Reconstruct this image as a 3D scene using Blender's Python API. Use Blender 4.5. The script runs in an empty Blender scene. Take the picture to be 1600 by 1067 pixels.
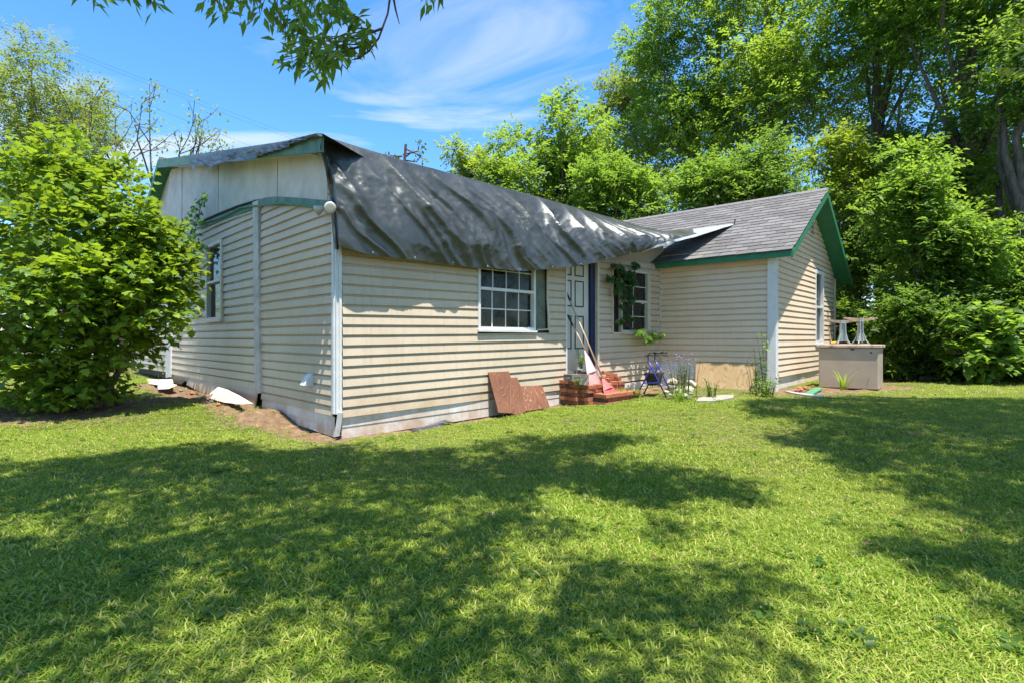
import bpy, math, random
import numpy as np
from mathutils import Matrix, Vector

rng = np.random.default_rng(7)
random.seed(7)
SC = bpy.context.scene
COL = SC.collection

# ------------------------------------------------------------------ camera
FPX, CX, HY, CAMH = 845.0, 800.0, 531.0, 1.2
cam_d = bpy.data.cameras.new('camera')
cam = bpy.data.objects.new('camera', cam_d)
COL.objects.link(cam)
cam.location = (0, 0, CAMH)
cam.rotation_euler = (math.radians(90), 0, 0)
cam_d.sensor_width = 36.0
cam_d.lens = FPX / 1600.0 * 36.0
cam_d.shift_y = -(533.5 - HY) / 1600.0
cam_d.clip_start = 0.05
cam_d.clip_end = 600
SC.camera = cam

# ------------------------------------------------------------------ sun + sky
SUN = np.array([0.183, -0.37, 1.41]); SUN /= np.linalg.norm(SUN)      # towards the sun
sun_d = bpy.data.lights.new('sun', 'SUN')
sun_d.energy = 4.8
sun_d.angle = math.radians(0.53)
sun_d.color = (1.0, 0.94, 0.84)
sun = bpy.data.objects.new('sun', sun_d)
COL.objects.link(sun)
sun.rotation_euler = Vector(SUN).to_track_quat('Z', 'Y').to_euler()
sun.location = (4, -8, 30)

W = bpy.data.worlds.new('World')
SC.world = W
W.use_nodes = True
nt = W.node_tree
nt.nodes.clear()
wo = nt.nodes.new('ShaderNodeOutputWorld')
bg = nt.nodes.new('ShaderNodeBackground')
sky = nt.nodes.new('ShaderNodeTexSky')
sky.sky_type = 'NISHITA'
sky.sun_disc = False
sky.sun_elevation = math.asin(SUN[2])
sky.sun_rotation = math.atan2(SUN[0], SUN[1])
sky.altitude = 200
sky.air_density = 1.0
sky.dust_density = 0.35
sky.ozone_density = 5.0
SKY_STRENGTH = 0.148
bg.inputs['Strength'].default_value = SKY_STRENGTH
tc = nt.nodes.new('ShaderNodeTexCoord')
sep = nt.nodes.new('ShaderNodeSeparateXYZ')
nt.links.new(tc.outputs['Generated'], sep.inputs[0])
def wmath(op, a, b=None, c=None):
    n = nt.nodes.new('ShaderNodeMath'); n.operation = op
    for i, v in enumerate((a, b, c)):
        if v is None: continue
        if isinstance(v, (int, float)): n.inputs[i].default_value = v
        else: nt.links.new(v, n.inputs[i])
    return n.outputs[0]
zz = wmath('MAXIMUM', sep.outputs[2], 0.02)
zz = wmath('ADD', zz, 0.10)
cu = wmath('DIVIDE', sep.outputs[0], zz)
cv = wmath('DIVIDE', sep.outputs[1], zz)
comb = nt.nodes.new('ShaderNodeCombineXYZ')
nt.links.new(cu, comb.inputs[0]); nt.links.new(cv, comb.inputs[1])
mp = nt.nodes.new('ShaderNodeMapping')
mp.inputs['Location'].default_value = (8.2, 5.1, 0)
mp.inputs['Rotation'].default_value = (0, 0, math.radians(25))
mp.inputs['Scale'].default_value = (0.34, 0.85, 1)
nt.links.new(comb.outputs[0], mp.inputs[0])
n1 = nt.nodes.new('ShaderNodeTexNoise')
n1.inputs['Scale'].default_value = 2.1
n1.inputs['Detail'].default_value = 9
n1.inputs['Roughness'].default_value = 0.56
n1.inputs['Distortion'].default_value = 0.7
nt.links.new(mp.outputs[0], n1.inputs['Vector'])
cr = nt.nodes.new('ShaderNodeValToRGB')
cr.color_ramp.elements[0].position = 0.505; cr.color_ramp.elements[0].color = (0, 0, 0, 1)
cr.color_ramp.elements[1].position = 0.74; cr.color_ramp.elements[1].color = (1, 1, 1, 1)
nt.links.new(n1.outputs['Fac'], cr.inputs[0])
hs = nt.nodes.new('ShaderNodeHueSaturation')
hs.inputs['Saturation'].default_value = 1.22
hs.inputs['Value'].default_value = 1.0
nt.links.new(sky.outputs[0], hs.inputs['Color'])
mixc = nt.nodes.new('ShaderNodeMix'); mixc.data_type = 'RGBA'
cf = wmath('MULTIPLY', cr.outputs[0], 0.85)
nt.links.new(cf, mixc.inputs[0])
nt.links.new(hs.outputs[0], mixc.inputs[6])
mixc.inputs[7].default_value = (0.46 / SKY_STRENGTH, 0.49 / SKY_STRENGTH, 0.53 / SKY_STRENGTH, 1)
nt.links.new(mixc.outputs[2], bg.inputs['Color'])
nt.links.new(bg.outputs[0], wo.inputs['Surface'])

SC.view_settings.view_transform = 'Standard'
SC.view_settings.look = 'None'
SC.view_settings.exposure = 1.17
SC.view_settings.gamma = 1.0
SC.view_settings.use_curve_mapping = False
SC.render.engine = 'CYCLES'
SC.cycles.max_bounces = 8
SC.cycles.transparent_max_bounces = 8

# ------------------------------------------------------------------ materials
MATS = {}
class NT:
    def __init__(s, name):
        s.m = bpy.data.materials.new(name); s.m.use_nodes = True
        s.t = s.m.node_tree; s.t.nodes.clear()
        s.out = s.n('OutputMaterial')
    def n(s, k, **kw):
        x = s.t.nodes.new('ShaderNode' + k)
        for a, b in kw.items(): setattr(x, a, b)
        return x
    def l(s, a, b): s.t.links.new(a, b)
    def coord(s, kind='Object', scale=(1, 1, 1), rot=(0, 0, 0)):
        if kind == 'World':
            src = s.n('NewGeometry').outputs['Position']
        else:
            src = s.n('TexCoord').outputs[kind]
        mp = s.n('Mapping'); mp.inputs['Scale'].default_value = scale
        mp.inputs['Rotation'].default_value = rot
        s.l(src, mp.inputs[0]); return mp.outputs[0]
    def noise(s, vec, scale, detail=4, rough=0.55, dist=0.0):
        x = s.n('TexNoise'); s.l(vec, x.inputs['Vector'])
        x.inputs['Scale'].default_value = scale; x.inputs['Detail'].default_value = detail
        x.inputs['Roughness'].default_value = rough; x.inputs['Distortion'].default_value = dist
        return x.outputs['Fac']
    def ramp(s, fac, *stops):
        r = s.n('ValToRGB'); cr = r.color_ramp
        while len(cr.elements) < len(stops): cr.elements.new(0.5)
        for e, (p, c) in zip(cr.elements, stops):
            e.position = p; e.color = (c[0], c[1], c[2], 1) if hasattr(c, '__len__') else (c, c, c, 1)
        s.l(fac, r.inputs[0]); return r.outputs[0]
    def mix(s, fac, a, b, blend='MIX'):
        x = s.n('Mix', data_type='RGBA', blend_type=blend)
        for i, v in ((0, fac), (6, a), (7, b)):
            if isinstance(v, (int, float)): x.inputs[i].default_value = v
            elif hasattr(v, '__len__'): x.inputs[i].default_value = (*v[:3], 1)
            else: s.l(v, x.inputs[i])
        return x.outputs[2]
    def math(s, op, a, b=None):
        x = s.n('Math', operation=op)
        for i, v in enumerate((a, b)):
            if v is None: continue
            if isinstance(v, (int, float)): x.inputs[i].default_value = v
            else: s.l(v, x.inputs[i])
        return x.outputs[0]
    def pbsdf(s, color, rough=0.6, spec=0.4, metal=0.0, bump=None, bstr=0.3, bdist=0.01):
        p = s.n('BsdfPrincipled')
        if hasattr(color, '__len__'): p.inputs['Base Color'].default_value = (*color[:3], 1)
        else: s.l(color, p.inputs['Base Color'])
        if isinstance(rough, (int, float)): p.inputs['Roughness'].default_value = rough
        else: s.l(rough, p.inputs['Roughness'])
        p.inputs['Specular IOR Level'].default_value = spec
        p.inputs['Metallic'].default_value = metal
        if bump is not None:
            b = s.n('Bump'); b.inputs['Strength'].default_value = bstr; b.inputs['Distance'].default_value = bdist
            s.l(bump, b.inputs['Height']); s.l(b.outputs[0], p.inputs['Normal'])
        s.p = p
        return p.outputs[0]
    def done(s, shader):
        s.l(shader, s.out.inputs['Surface']); MATS[s.m.name] = s.m; return s.m

def simple(name, c1, c2=None, rough=0.6, scale=8, spec=0.35, bstr=0.15, metal=0.0, kind='World', thr=(0.35, 0.65), bscale=None):
    t = NT(name)
    v = t.coord(kind)
    f = t.noise(v, scale, 6, 0.65)
    c = t.ramp(f, (thr[0], c1), (thr[1], c2 or c1))
    b = t.noise(v, bscale or scale * 6, 4)
    return t.done(t.pbsdf(c, rough, spec, metal, b, bstr))

# vinyl siding: warm beige, faint grime streaks and blotches
def siding_mat(name, base, grime, stain):
    t = NT(name)
    v = t.coord('World', (1, 1, 1))
    f = t.noise(v, 1.3, 6, 0.7)
    c = t.mix(t.ramp(f, (0.42, 0.0), (0.72, 0.55)), base, grime)
    vs = t.coord('World', (9, 9, 0.8))
    f2 = t.noise(vs, 1.6, 5, 0.7)
    c = t.mix(t.ramp(f2, (0.52, 0.0), (0.74, 0.55)), c, grime)
    sepx = t.n('SeparateXYZ'); t.l(t.n('NewGeometry').outputs['Position'], sepx.inputs[0])
    low = t.math('SUBTRACT', 0.55, sepx.outputs[2])
    low = t.math('MULTIPLY', low, 1.6)
    f3 = t.noise(v, 2.6, 6, 0.7)
    low = t.math('MULTIPLY', t.math('MAXIMUM', low, 0.0), t.ramp(f3, (0.32, 0.2), (0.62, 1.0)))
    c = t.mix(t.math('MINIMUM', low, 0.75), c, stain)
    f4 = t.noise(v, 14, 3, 0.5)
    b = t.noise(t.coord('World', (1, 1, 14)), 9, 3)
    return t.done(t.pbsdf(c, 0.42, 0.4, 0, b, 0.06, 0.01))
M_SIDE = siding_mat('beige_vinyl', (0.57, 0.468, 0.355), (0.40, 0.325, 0.215), (0.34, 0.21, 0.11))
M_SIDE2 = siding_mat('tan_vinyl', (0.72, 0.58, 0.43), (0.59, 0.465, 0.32), (0.36, 0.26, 0.17))
M_SKIRT = siding_mat('white_skirt_vinyl', (0.72, 0.71, 0.70), (0.52, 0.46, 0.38), (0.36, 0.22, 0.12))
M_WHITE = simple('white_trim_paint', (0.70, 0.71, 0.72), (0.60, 0.60, 0.58), 0.45, 3)
M_POST = simple('weathered_white_board', (0.58, 0.57, 0.55), (0.36, 0.35, 0.33), 0.6, 5)
M_CREAM = simple('cream_trim', (0.62, 0.56, 0.46), (0.52, 0.47, 0.38), 0.5, 4)
M_GREEN = simple('green_trim_paint', (0.022, 0.15, 0.075), (0.03, 0.19, 0.10), 0.5, 7, bstr=0.3)
M_GREENW = simple('weathered_green_paint', (0.05, 0.17, 0.12), (0.16, 0.25, 0.21), 0.65, 5, bstr=0.5)
M_TORN = simple('faded_casing', (0.17, 0.20, 0.155), (0.10, 0.115, 0.09), 0.7, 6)
M_PANEL = simple('white_gable_board', (0.62, 0.60, 0.55), (0.47, 0.45, 0.40), 0.7, 2.2, bstr=0.35, bscale=70)
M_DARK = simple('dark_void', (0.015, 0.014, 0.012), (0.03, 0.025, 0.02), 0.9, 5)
M_SHEATH = simple('wall_sheathing', (0.10, 0.085, 0.07), (0.06, 0.05, 0.04), 0.9, 3)
M_BLACKP = simple('black_plastic', (0.018, 0.018, 0.02), (0.03, 0.03, 0.03), 0.45, 8)
M_BLUEMET = simple('blue_metal', (0.03, 0.04, 0.30), (0.05, 0.06, 0.38), 0.3, 5, spec=0.6)
M_BLUEFR = simple('blue_door_frame_paint', (0.007, 0.016, 0.062), (0.010, 0.022, 0.085), 0.45, 5)
M_DOOR = simple('grey_door_paint', (0.60, 0.585, 0.53), (0.52, 0.505, 0.45), 0.4, 3)
M_DOORLINE = simple('dark_navy_molding', (0.015, 0.018, 0.03), (0.02, 0.025, 0.045), 0.4, 5)
M_RUST = simple('rusty_steel', (0.30, 0.15, 0.09), (0.42, 0.34, 0.28), 0.7, 14, metal=0.1)
M_GALV = simple('galvanised_steel', (0.30, 0.36, 0.38), (0.42, 0.44, 0.42), 0.45, 12, metal=0.5)
M_FREEZER = simple('beige_enamel', (0.42, 0.345, 0.275), (0.36, 0.29, 0.22), 0.45, 2.5)
M_FREEZTOP = simple('peeling_beige_lid', (0.52, 0.40, 0.31), (0.22, 0.15, 0.11), 0.7, 4.5, thr=(0.48, 0.62))
M_CONC = simple('grey_concrete', (0.22, 0.215, 0.20), (0.13, 0.125, 0.11), 0.85, 12, bstr=0.5)
M_RUBBLE = simple('pale_rubble', (0.50, 0.46, 0.41), (0.30, 0.25, 0.20), 0.85, 7, bstr=0.6)
M_STONE = simple('pale_stone', (0.36, 0.33, 0.28), (0.24, 0.21, 0.17), 0.85, 7, bstr=0.5)
M_PINK = simple('faded_pink_plastic', (0.62, 0.36, 0.36), (0.66, 0.44, 0.43), 0.5, 6)
M_RED = simple('red_plastic', (0.52, 0.10, 0.10), (0.50, 0.18, 0.17), 0.45, 8)
M_HANDLE = simple('pale_wood_handle', (0.50, 0.35, 0.20), (0.58, 0.44, 0.28), 0.6, 9)
M_MAT = simple('green_mat', (0.05, 0.20, 0.10), (0.07, 0.26, 0.14), 0.8, 20)
M_LAMP = simple('lamp_glass', (0.55, 0.53, 0.48), (0.42, 0.40, 0.36), 0.12, 8, spec=0.7)
M_GREYPLAS = simple('grey_plastic', (0.40, 0.40, 0.40), (0.48, 0.47, 0.46), 0.5, 6)
M_PIPE = simple('white_pipe', (0.6, 0.6, 0.58), (0.5, 0.5, 0.47), 0.4, 6)
M_CAR = simple('pale_blue_car_paint', (0.50, 0.60, 0.72), (0.55, 0.64, 0.74), 0.2, 2, spec=0.7)
M_GREYWALL = simple('grey_clapboard', (0.36, 0.36, 0.37), (0.30, 0.30, 0.31), 0.6, 3)
M_YEL = simple('yellow_plastic', (0.6, 0.35, 0.02), (0.6, 0.4, 0.05), 0.5, 3)
M_SHEET = simple('black_sheeting', (0.05, 0.05, 0.055), (0.10, 0.10, 0.11), 0.35, 5, bstr=0.6)
M_WIRE = simple('black_wire', (0.05, 0.05, 0.055), None, 0.6, 5)
M_FLOWER = simple('purple_petals', (0.25, 0.16, 0.55), (0.35, 0.25, 0.65), 0.6, 9)
def glass_mat():
    t = NT('dark_window_glass')
    v = t.coord('World')
    f = t.noise(v, 9, 7, 0.8)
    c = t.ramp(f, (0.42, (0.008, 0.009, 0.009)), (0.58, (0.022, 0.026, 0.020)), (0.72, (0.055, 0.062, 0.050)))  # green-brown mottle paints the reflected foliage into the pane colour
    r = t.ramp(f, (0.4, 0.04), (0.8, 0.14))
    return t.done(t.pbsdf(c, r, 0.28))
M_GLASS = glass_mat()
def brick_mat():
    t = NT('red_brick')
    oi = t.n('ObjectInfo')
    v = t.coord('Object')
    f = t.noise(v, 22, 6, 0.7)
    c = t.ramp(oi.outputs['Random'], (0.0, (0.30, 0.095, 0.05)), (0.45, (0.40, 0.14, 0.075)), (0.8, (0.34, 0.12, 0.07)), (1.0, (0.20, 0.075, 0.05)))
    c = t.mix(t.ramp(f, (0.5, 0.0), (0.75, 0.7)), c, (0.30, 0.22, 0.16))
    return t.done(t.pbsdf(c, 0.9, 0.2, 0, t.noise(v, 60, 4), 0.6, 0.006))
M_BRICK = brick_mat()
def mortar():
    return simple('dark_mortar', (0.13, 0.11, 0.09), (0.08, 0.07, 0.055), 0.95, 20, bstr=0.6)
M_MORTAR = mortar()
def shingle_mat():
    t = NT('grey_asphalt_shingle')
    oi = t.n('ObjectInfo')
    at = t.n('Attribute', attribute_name='tint')
    r = t.math('FRACT', t.math('ADD', t.math('MULTIPLY', oi.outputs['Random'], 7.3), at.outputs['Fac']))
    c = t.ramp(r, (0.0, (0.095, 0.092, 0.092)), (0.5, (0.135, 0.13, 0.13)), (1.0, (0.175, 0.168, 0.165)))
    v = t.coord('World')
    f = t.noise(v, 240, 2, 0.5)
    c = t.mix(t.ramp(f, (0.4, 0.0), (0.7, 0.5)), c, (0.20, 0.195, 0.19))
    f2 = t.noise(v, 1.4, 5, 0.65)
    c = t.mix(t.ramp(f2, (0.5, 0.0), (0.75, 0.45)), c, (0.085, 0.08, 0.08))
    return t.done(t.pbsdf(c, 0.92, 0.2, 0, f, 0.35, 0.004))
M_SHING = shingle_mat()
def ply_mat(name, a, b, dark):
    t = NT(name)
    oi = t.n('ObjectInfo')
    v0 = t.n('TexCoord').outputs['Object']
    ad = t.n('VectorMath', operation='ADD'); t.l(v0, ad.inputs[0])
    cx_ = t.n('CombineXYZ'); t.l(t.math('MULTIPLY', oi.outputs['Random'], 9.0), cx_.inputs[2]); t.l(cx_.outputs[0], ad.inputs[1])
    mp_ = t.n('Mapping'); mp_.inputs['Scale'].default_value = (3.0, 0.75, 1); t.l(ad.outputs[0], mp_.inputs[0])
    n = t.noise(mp_.outputs[0], 1.5, 1.5, 0.4, 0.3)
    rings = t.math('FRACT', t.math('MULTIPLY', n, 19.0))
    c = t.ramp(rings, (0.0, a), (0.45, a), (0.80, b), (0.95, dark), (1.0, a))
    fine = t.noise(t.coord('Object', (60, 3, 1)), 3, 4, 0.6)
    c = t.mix(t.ramp(fine, (0.45, 0.0), (0.7, 0.35)), c, b)
    big = t.noise(ad.outputs[0], 2.2, 4, 0.6)
    c = t.mix(t.ramp(big, (0.42, 0.0), (0.7, 0.65)), c, b)
    k = t.n('TexVoronoi'); t.l(ad.outputs[0], k.inputs['Vector']); k.inputs['Scale'].default_value = 4.0
    c = t.mix(t.ramp(k.outputs['Distance'], (0.05, 0.9), (0.10, 0.0)), c, dark)
    c = t.mix(t.math('MULTIPLY', oi.outputs['Random'], 0.5), c, b)
    return t.done(t.pbsdf(c, 0.75, 0.3, 0, rings, 0.2, 0.003))
M_PLYL = ply_mat('pale_plywood', (0.56, 0.42, 0.25), (0.42, 0.28, 0.14), (0.22, 0.12, 0.05))
M_PLYB = ply_mat('red_brown_plywood', (0.215, 0.088, 0.048), (0.12, 0.048, 0.028), (0.45, 0.30, 0.20))
def tarp_mat():
    t = NT('olive_grey_tarp')
    uv = t.coord('World', (1, 1, 1))
    f = t.noise(uv, 2.0, 6, 0.65)
    c = t.ramp(f, (0.3, (0.078, 0.085, 0.082)), (0.7, (0.132, 0.140, 0.140)))
    cr1 = t.noise(uv, 7, 7, 0.68, 1.4)
    weave = t.noise(uv, 45, 4, 0.6)
    b = t.math('ADD', t.math('MULTIPLY', cr1, 1.0), t.math('MULTIPLY', weave, 0.12))
    sh = t.pbsdf(c, t.ramp(f, (0.3, 0.34), (0.7, 0.46)), 0.6, 0.75, b, 0.16, 0.04)
    return t.done(sh)
M_TARP = tarp_mat()
M_TARP_SILVER = simple('silver_tarp', (0.34, 0.36, 0.39), (0.42, 0.44, 0.47), 0.42, 3, spec=0.6, metal=0.35, bstr=0.1)
def leaf_mat(name, dark, mid, light, trans=(0.20, 0.34, 0.02), tf=0.48):
    t = NT(name)
    at = t.n('Attribute', attribute_name='tint')
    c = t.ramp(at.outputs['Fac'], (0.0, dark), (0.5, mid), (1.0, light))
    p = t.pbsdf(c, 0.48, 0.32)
    tr = t.n('BsdfTranslucent')
    tcol = t.mix(at.outputs['Fac'], [k * 0.95 for k in trans], [k * 1.35 for k in trans])
    t.l(tcol, tr.inputs['Color'])
    m = t.n('MixShader'); m.inputs[0].default_value = tf
    t.l(p, m.inputs[1]); t.l(tr.outputs[0], m.inputs[2])
    return t.done(m.outputs[0])
L_FIG = leaf_mat('fig_leaf', (0.055, 0.125, 0.016), (0.11, 0.205, 0.024), (0.23, 0.33, 0.035), (0.33, 0.46, 0.025), 0.38)
L_MID = leaf_mat('mid_green_leaf', (0.045, 0.11, 0.020), (0.090, 0.180, 0.028), (0.17, 0.27, 0.04), (0.27, 0.42, 0.04), 0.50)
L_BRIGHT = leaf_mat('bright_green_leaf', (0.055, 0.13, 0.022), (0.11, 0.205, 0.03), (0.21, 0.31, 0.045), (0.31, 0.45, 0.04), 0.50)
L_YEL = leaf_mat('yellow_green_leaf', (0.11, 0.18, 0.02), (0.18, 0.27, 0.03), (0.29, 0.36, 0.045), (0.38, 0.49, 0.04), 0.48)
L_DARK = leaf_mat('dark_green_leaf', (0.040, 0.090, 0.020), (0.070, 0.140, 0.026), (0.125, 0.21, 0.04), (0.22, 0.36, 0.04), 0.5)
L_GREY = leaf_mat('olive_leaf', (0.075, 0.11, 0.03), (0.11, 0.15, 0.035), (0.18, 0.22, 0.045), (0.28, 0.36, 0.05))
L_IVY = leaf_mat('ivy_leaf', (0.022, 0.07, 0.022), (0.04, 0.11, 0.03), (0.10, 0.20, 0.07), (0.12, 0.25, 0.05))
def bark_mat(name, a, b):
    t = NT(name)
    f = t.noise(t.coord('World', (6, 6, 1.2)), 3, 6, 0.7)
    c = t.ramp(f, (0.35, a), (0.7, b))
    return t.done(t.pbsdf(c, 0.95, 0.2, 0, f, 0.9, 0.04))
M_BARK = bark_mat('grey_bark', (0.07, 0.055, 0.042), (0.20, 0.165, 0.13))
M_TWIG = bark_mat('brown_twig', (0.07, 0.045, 0.03), (0.15, 0.10, 0.07))
def grass_mat():
    t = NT('grass_blade')
    at = t.n('Attribute', attribute_name='tint')
    oi = t.n('ObjectInfo')
    r = t.math('FRACT', t.math('ADD', at.outputs['Fac'], t.math('MULTIPLY', oi.outputs['Random'], 0.30)))
    c = t.ramp(r, (0.0, (0.095, 0.195, 0.014)), (0.36, (0.17, 0.28, 0.022)), (0.60, (0.28, 0.36, 0.04)), (0.78, (0.44, 0.45, 0.11)), (1.0, (0.56, 0.47, 0.25)))
    # patches where the lawn is drier
    f = t.noise(t.coord('World'), 0.55, 4, 0.6)
    c = t.mix(t.ramp(f, (0.45, 0.0), (0.75, 0.45)), c, (0.42, 0.42, 0.10))
    p = t.pbsdf(c, 0.5, 0.25)
    tr = t.n('BsdfTranslucent'); t.l(t.mix(0.5, c, (0.36, 0.50, 0.02)), tr.inputs['Color'])
    m = t.n('MixShader'); m.inputs[0].default_value = 0.35
    t.l(p, m.inputs[1]); t.l(tr.outputs[0], m.inputs[2])
    return t.done(m.outputs[0])
M_GRASS = grass_mat()
def ground_mat():
    t = NT('lawn_soil')
    v = t.coord('World')
    at = t.n('Attribute', attribute_name='dirt')
    f = t.noise(v, 22, 6, 0.7)
    g = t.ramp(f, (0.3, (0.055, 0.065, 0.022)), (0.5, (0.12, 0.11, 0.05)), (0.72, (0.30, 0.235, 0.135)))
    d = t.ramp(t.noise(v, 9, 7, 0.7), (0.3, (0.11, 0.068, 0.042)), (0.55, (0.21, 0.135, 0.085)), (0.8, (0.36, 0.27, 0.18)))
    k = t.math('ADD', at.outputs['Fac'], t.math('MULTIPLY', t.math('SUBTRACT', t.noise(v, 3.5, 5), 0.5), 0.5))
    c = t.mix(t.ramp(k, (0.4, 0.0), (0.6, 1.0)), g, d)
    return t.done(t.pbsdf(c, 0.95, 0.1, 0, t.noise(v, 40, 5), 0.8, 0.03))
M_GROUND = ground_mat()

# ------------------------------------------------------------------ object helpers
ORG = {}
def new_obj(name, V, F, mat=None, parent=None, loc=None, smooth=False, attrs=None):
    V = np.asarray(V, dtype=np.float64).reshape(-1, 3)
    if parent is not None: org = ORG[parent.name]
    elif loc is not None: org = np.asarray(loc, float)
    else:
        org = np.array([(V[:, 0].min() + V[:, 0].max()) / 2, (V[:, 1].min() + V[:, 1].max()) / 2, V[:, 2].min()])
    me = bpy.data.meshes.new(name)
    Vl = (V - org).astype(np.float32)
    if isinstance(F, np.ndarray):
        n, k = F.shape
        me.vertices.add(len(Vl)); me.vertices.foreach_set('co', Vl.ravel())
        me.loops.add(n * k); me.loops.foreach_set('vertex_index', F.astype(np.int32).ravel())
        me.polygons.add(n)
        me.polygons.foreach_set('loop_start', np.arange(0, n * k, k, dtype=np.int32))
        me.polygons.foreach_set('loop_total', np.full(n, k, dtype=np.int32))
        me.update(calc_edges=True)
    else:
        me.from_pydata(Vl.tolist(), [], F); me.update()
    if smooth:
        me.polygons.foreach_set('use_smooth', np.ones(len(me.polygons), dtype=bool))
    if attrs:
        for k, a in attrs.items():
            at = me.attributes.new(k, 'FLOAT', 'POINT'); at.data.foreach_set('value', np.asarray(a, np.float32))
    if mat: me.materials.append(mat)
    o = bpy.data.objects.new(name, me); COL.objects.link(o)
    if parent is not None: o.parent = parent
    else: o.location = org
    ORG[o.name] = org
    return o
def tag(o, label=None, cat=None, group=None, kind=None):
    if label: o['label'] = label
    if cat: o['category'] = cat
    if group: o['group'] = group
    if kind: o['kind'] = kind
    return o
def thing(name, label, cat, loc, group=None):
    o = bpy.data.objects.new(name, None); COL.objects.link(o)
    o.location = loc; o.empty_display_size = 0.2
    ORG[o.name] = np.asarray(loc, float)
    return tag(o, label, cat, group)
class MB:
    def __init__(s): s.V = []; s.F = []
    def add(s, V, F):
        b = len(s.V); s.V += [tuple(map(float, v)) for v in V]; s.F += [tuple(i + b for i in f) for f in F]; return s
    def box(s, c, ax, ay, az):
        """box from a centre and three half-axis vectors"""
        c, ax, ay, az = (np.asarray(k, float) for k in (c, ax, ay, az))
        V = [c + i * ax + j * ay + k * az for k in (-1, 1) for j in (-1, 1) for i in (-1, 1)]
        return s.add(V, [(0, 2, 3, 1), (4, 5, 7, 6), (0, 1, 5, 4), (2, 6, 7, 3), (0, 4, 6, 2), (1, 3, 7, 5)])
    def tube(s, path, radii, n=8, cap=True):
        P = np.asarray(path, float); m = len(P)
        if np.isscalar(radii): radii = [radii] * m
        T = np.gradient(P, axis=0); T /= np.linalg.norm(T, axis=1)[:, None] + 1e-12
        ref = np.array([0, 0, 1.0]) if abs(T[0][2]) < 0.9 else np.array([1.0, 0, 0])
        V = []
        for i in range(m):
            a = np.cross(T[i], ref); na = np.linalg.norm(a)
            a = a / na if na > 1e-6 else np.array([1.0, 0, 0]); b = np.cross(T[i], a); 
            for k in range(n):
                th = 2 * math.pi * k / n
                V.append(P[i] + radii[i] * (math.cos(th) * a + math.sin(th) * b))
        F = [(i * n + k, i * n + (k + 1) % n, (i + 1) * n + (k + 1) % n, (i + 1) * n + k) for i in range(m - 1) for k in range(n)]
        if cap: F += [tuple(range(n))[::-1], tuple((m - 1) * n + k for k in range(n))]
        return s.add(V, F)
    def slab(s, quad, thick_vec):
        """closed prism: polygon + extrusion vector"""
        q = [np.asarray(p, float) for p in quad]; t = np.asarray(thick_vec, float); n = len(q)
        V = q + [p + t for p in q]
        F = [tuple(range(n)), tuple(range(2 * n - 1, n - 1, -1))] + [(i, i + n, (i + 1) % n + n, (i + 1) % n) for i in range(n)]
        return s.add(V, F)
    def obj(s, name, mat, parent=None, loc=None, smooth=False):
        return new_obj(name, s.V, s.F, mat, parent, loc, smooth)
def local_box(name, size, mw, mat, parent=None, bevel=0.0):
    """box with its own axes (so its grain follows it); mw is a world matrix"""
    x, y, z = (k / 2 for k in size)
    V = [(i * x, j * y, k * z) for k in (-1, 1) for j in (-1, 1) for i in (-1, 1)]
    me = bpy.data.meshes.new(name)
    me.from_pydata(V, [], [(0, 2, 3, 1), (4, 5, 7, 6), (0, 1, 5, 4), (2, 6, 7, 3), (0, 4, 6, 2), (1, 3, 7, 5)])
    me.materials.append(mat)
    return place(name, me, mw, parent)
def place(name, me, mw, parent=None):
    o = bpy.data.objects.new(name, me); COL.objects.link(o)
    if parent is not None:
        o.parent = parent
        o.matrix_basis = Matrix.Translation(-Vector(ORG[parent.name])) @ mw
        ORG[o.name] = ORG[parent.name]
    else:
        o.matrix_basis = mw
        ORG[o.name] = np.array(mw.translation)
    return o
def frame(origin, x, y, z):
    m = Matrix.Identity(4)
    for i, a in enumerate((x, y, z)):
        for r in range(3): m[r][i] = a[r]
    for r in range(3): m[r][3] = origin[r]
    return m

# smooth value noise on the plane (numpy)
_tab = np.random.default_rng(3).random((256, 256))
def vnoise(x, y):
    x = np.asarray(x, float); y = np.asarray(y, float)
    xi = np.floor(x).astype(int); yi = np.floor(y).astype(int)
    fx = x - xi; fy = y - yi
    fx = fx ** 3 * (fx * (fx * 6 - 15) + 10); fy = fy ** 3 * (fy * (fy * 6 - 15) + 10)
    g = lambda a, b: _tab[a % 256, b % 256]
    return (g(xi, yi) * (1 - fx) + g(xi + 1, yi) * fx) * (1 - fy) + (g(xi, yi + 1) * (1 - fx) + g(xi + 1, yi + 1) * fx) * fy
def sstep(x): x = np.clip(x, 0, 1); return x * x * (3 - 2 * x)

# ------------------------------------------------------------------ survey
def ray(px, py): return np.array([(px - CX) / FPX, 1.0, (HY - py) / FPX])
EYE = np.array([0, 0, CAMH])
def at_depth(px, py, y): return EYE + ray(px, py) * y
def elev(x, y):
    x = np.asarray(x, float); y = np.asarray(y, float)
    e = 0.25 * sstep((x + 1.5) / 6.0) * sstep((y - 3) / 5.5)
    e = e + 0.14 * sstep((y - 6.9) / 1.8) * sstep((-2.2 - x) / 1.4)
    e = e + 0.020 * (vnoise(x * 0.9 + 40, y * 0.9 + 40) - 0.5)
    e = e + 1.2 * sstep((y - 30) / 60)
    return e
def on_ground(px, py):
    t = CAMH * FPX / max(py - HY, 3)
    for _ in range(30):
        p = EYE + ray(px, py) * t
        t = (CAMH - float(elev(p[0], p[1]))) * FPX / max(py - HY, 3)
    return EYE + ray(px, py) * t
def G(x, y): return np.array([x, y, float(elev(x, y))])

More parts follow.
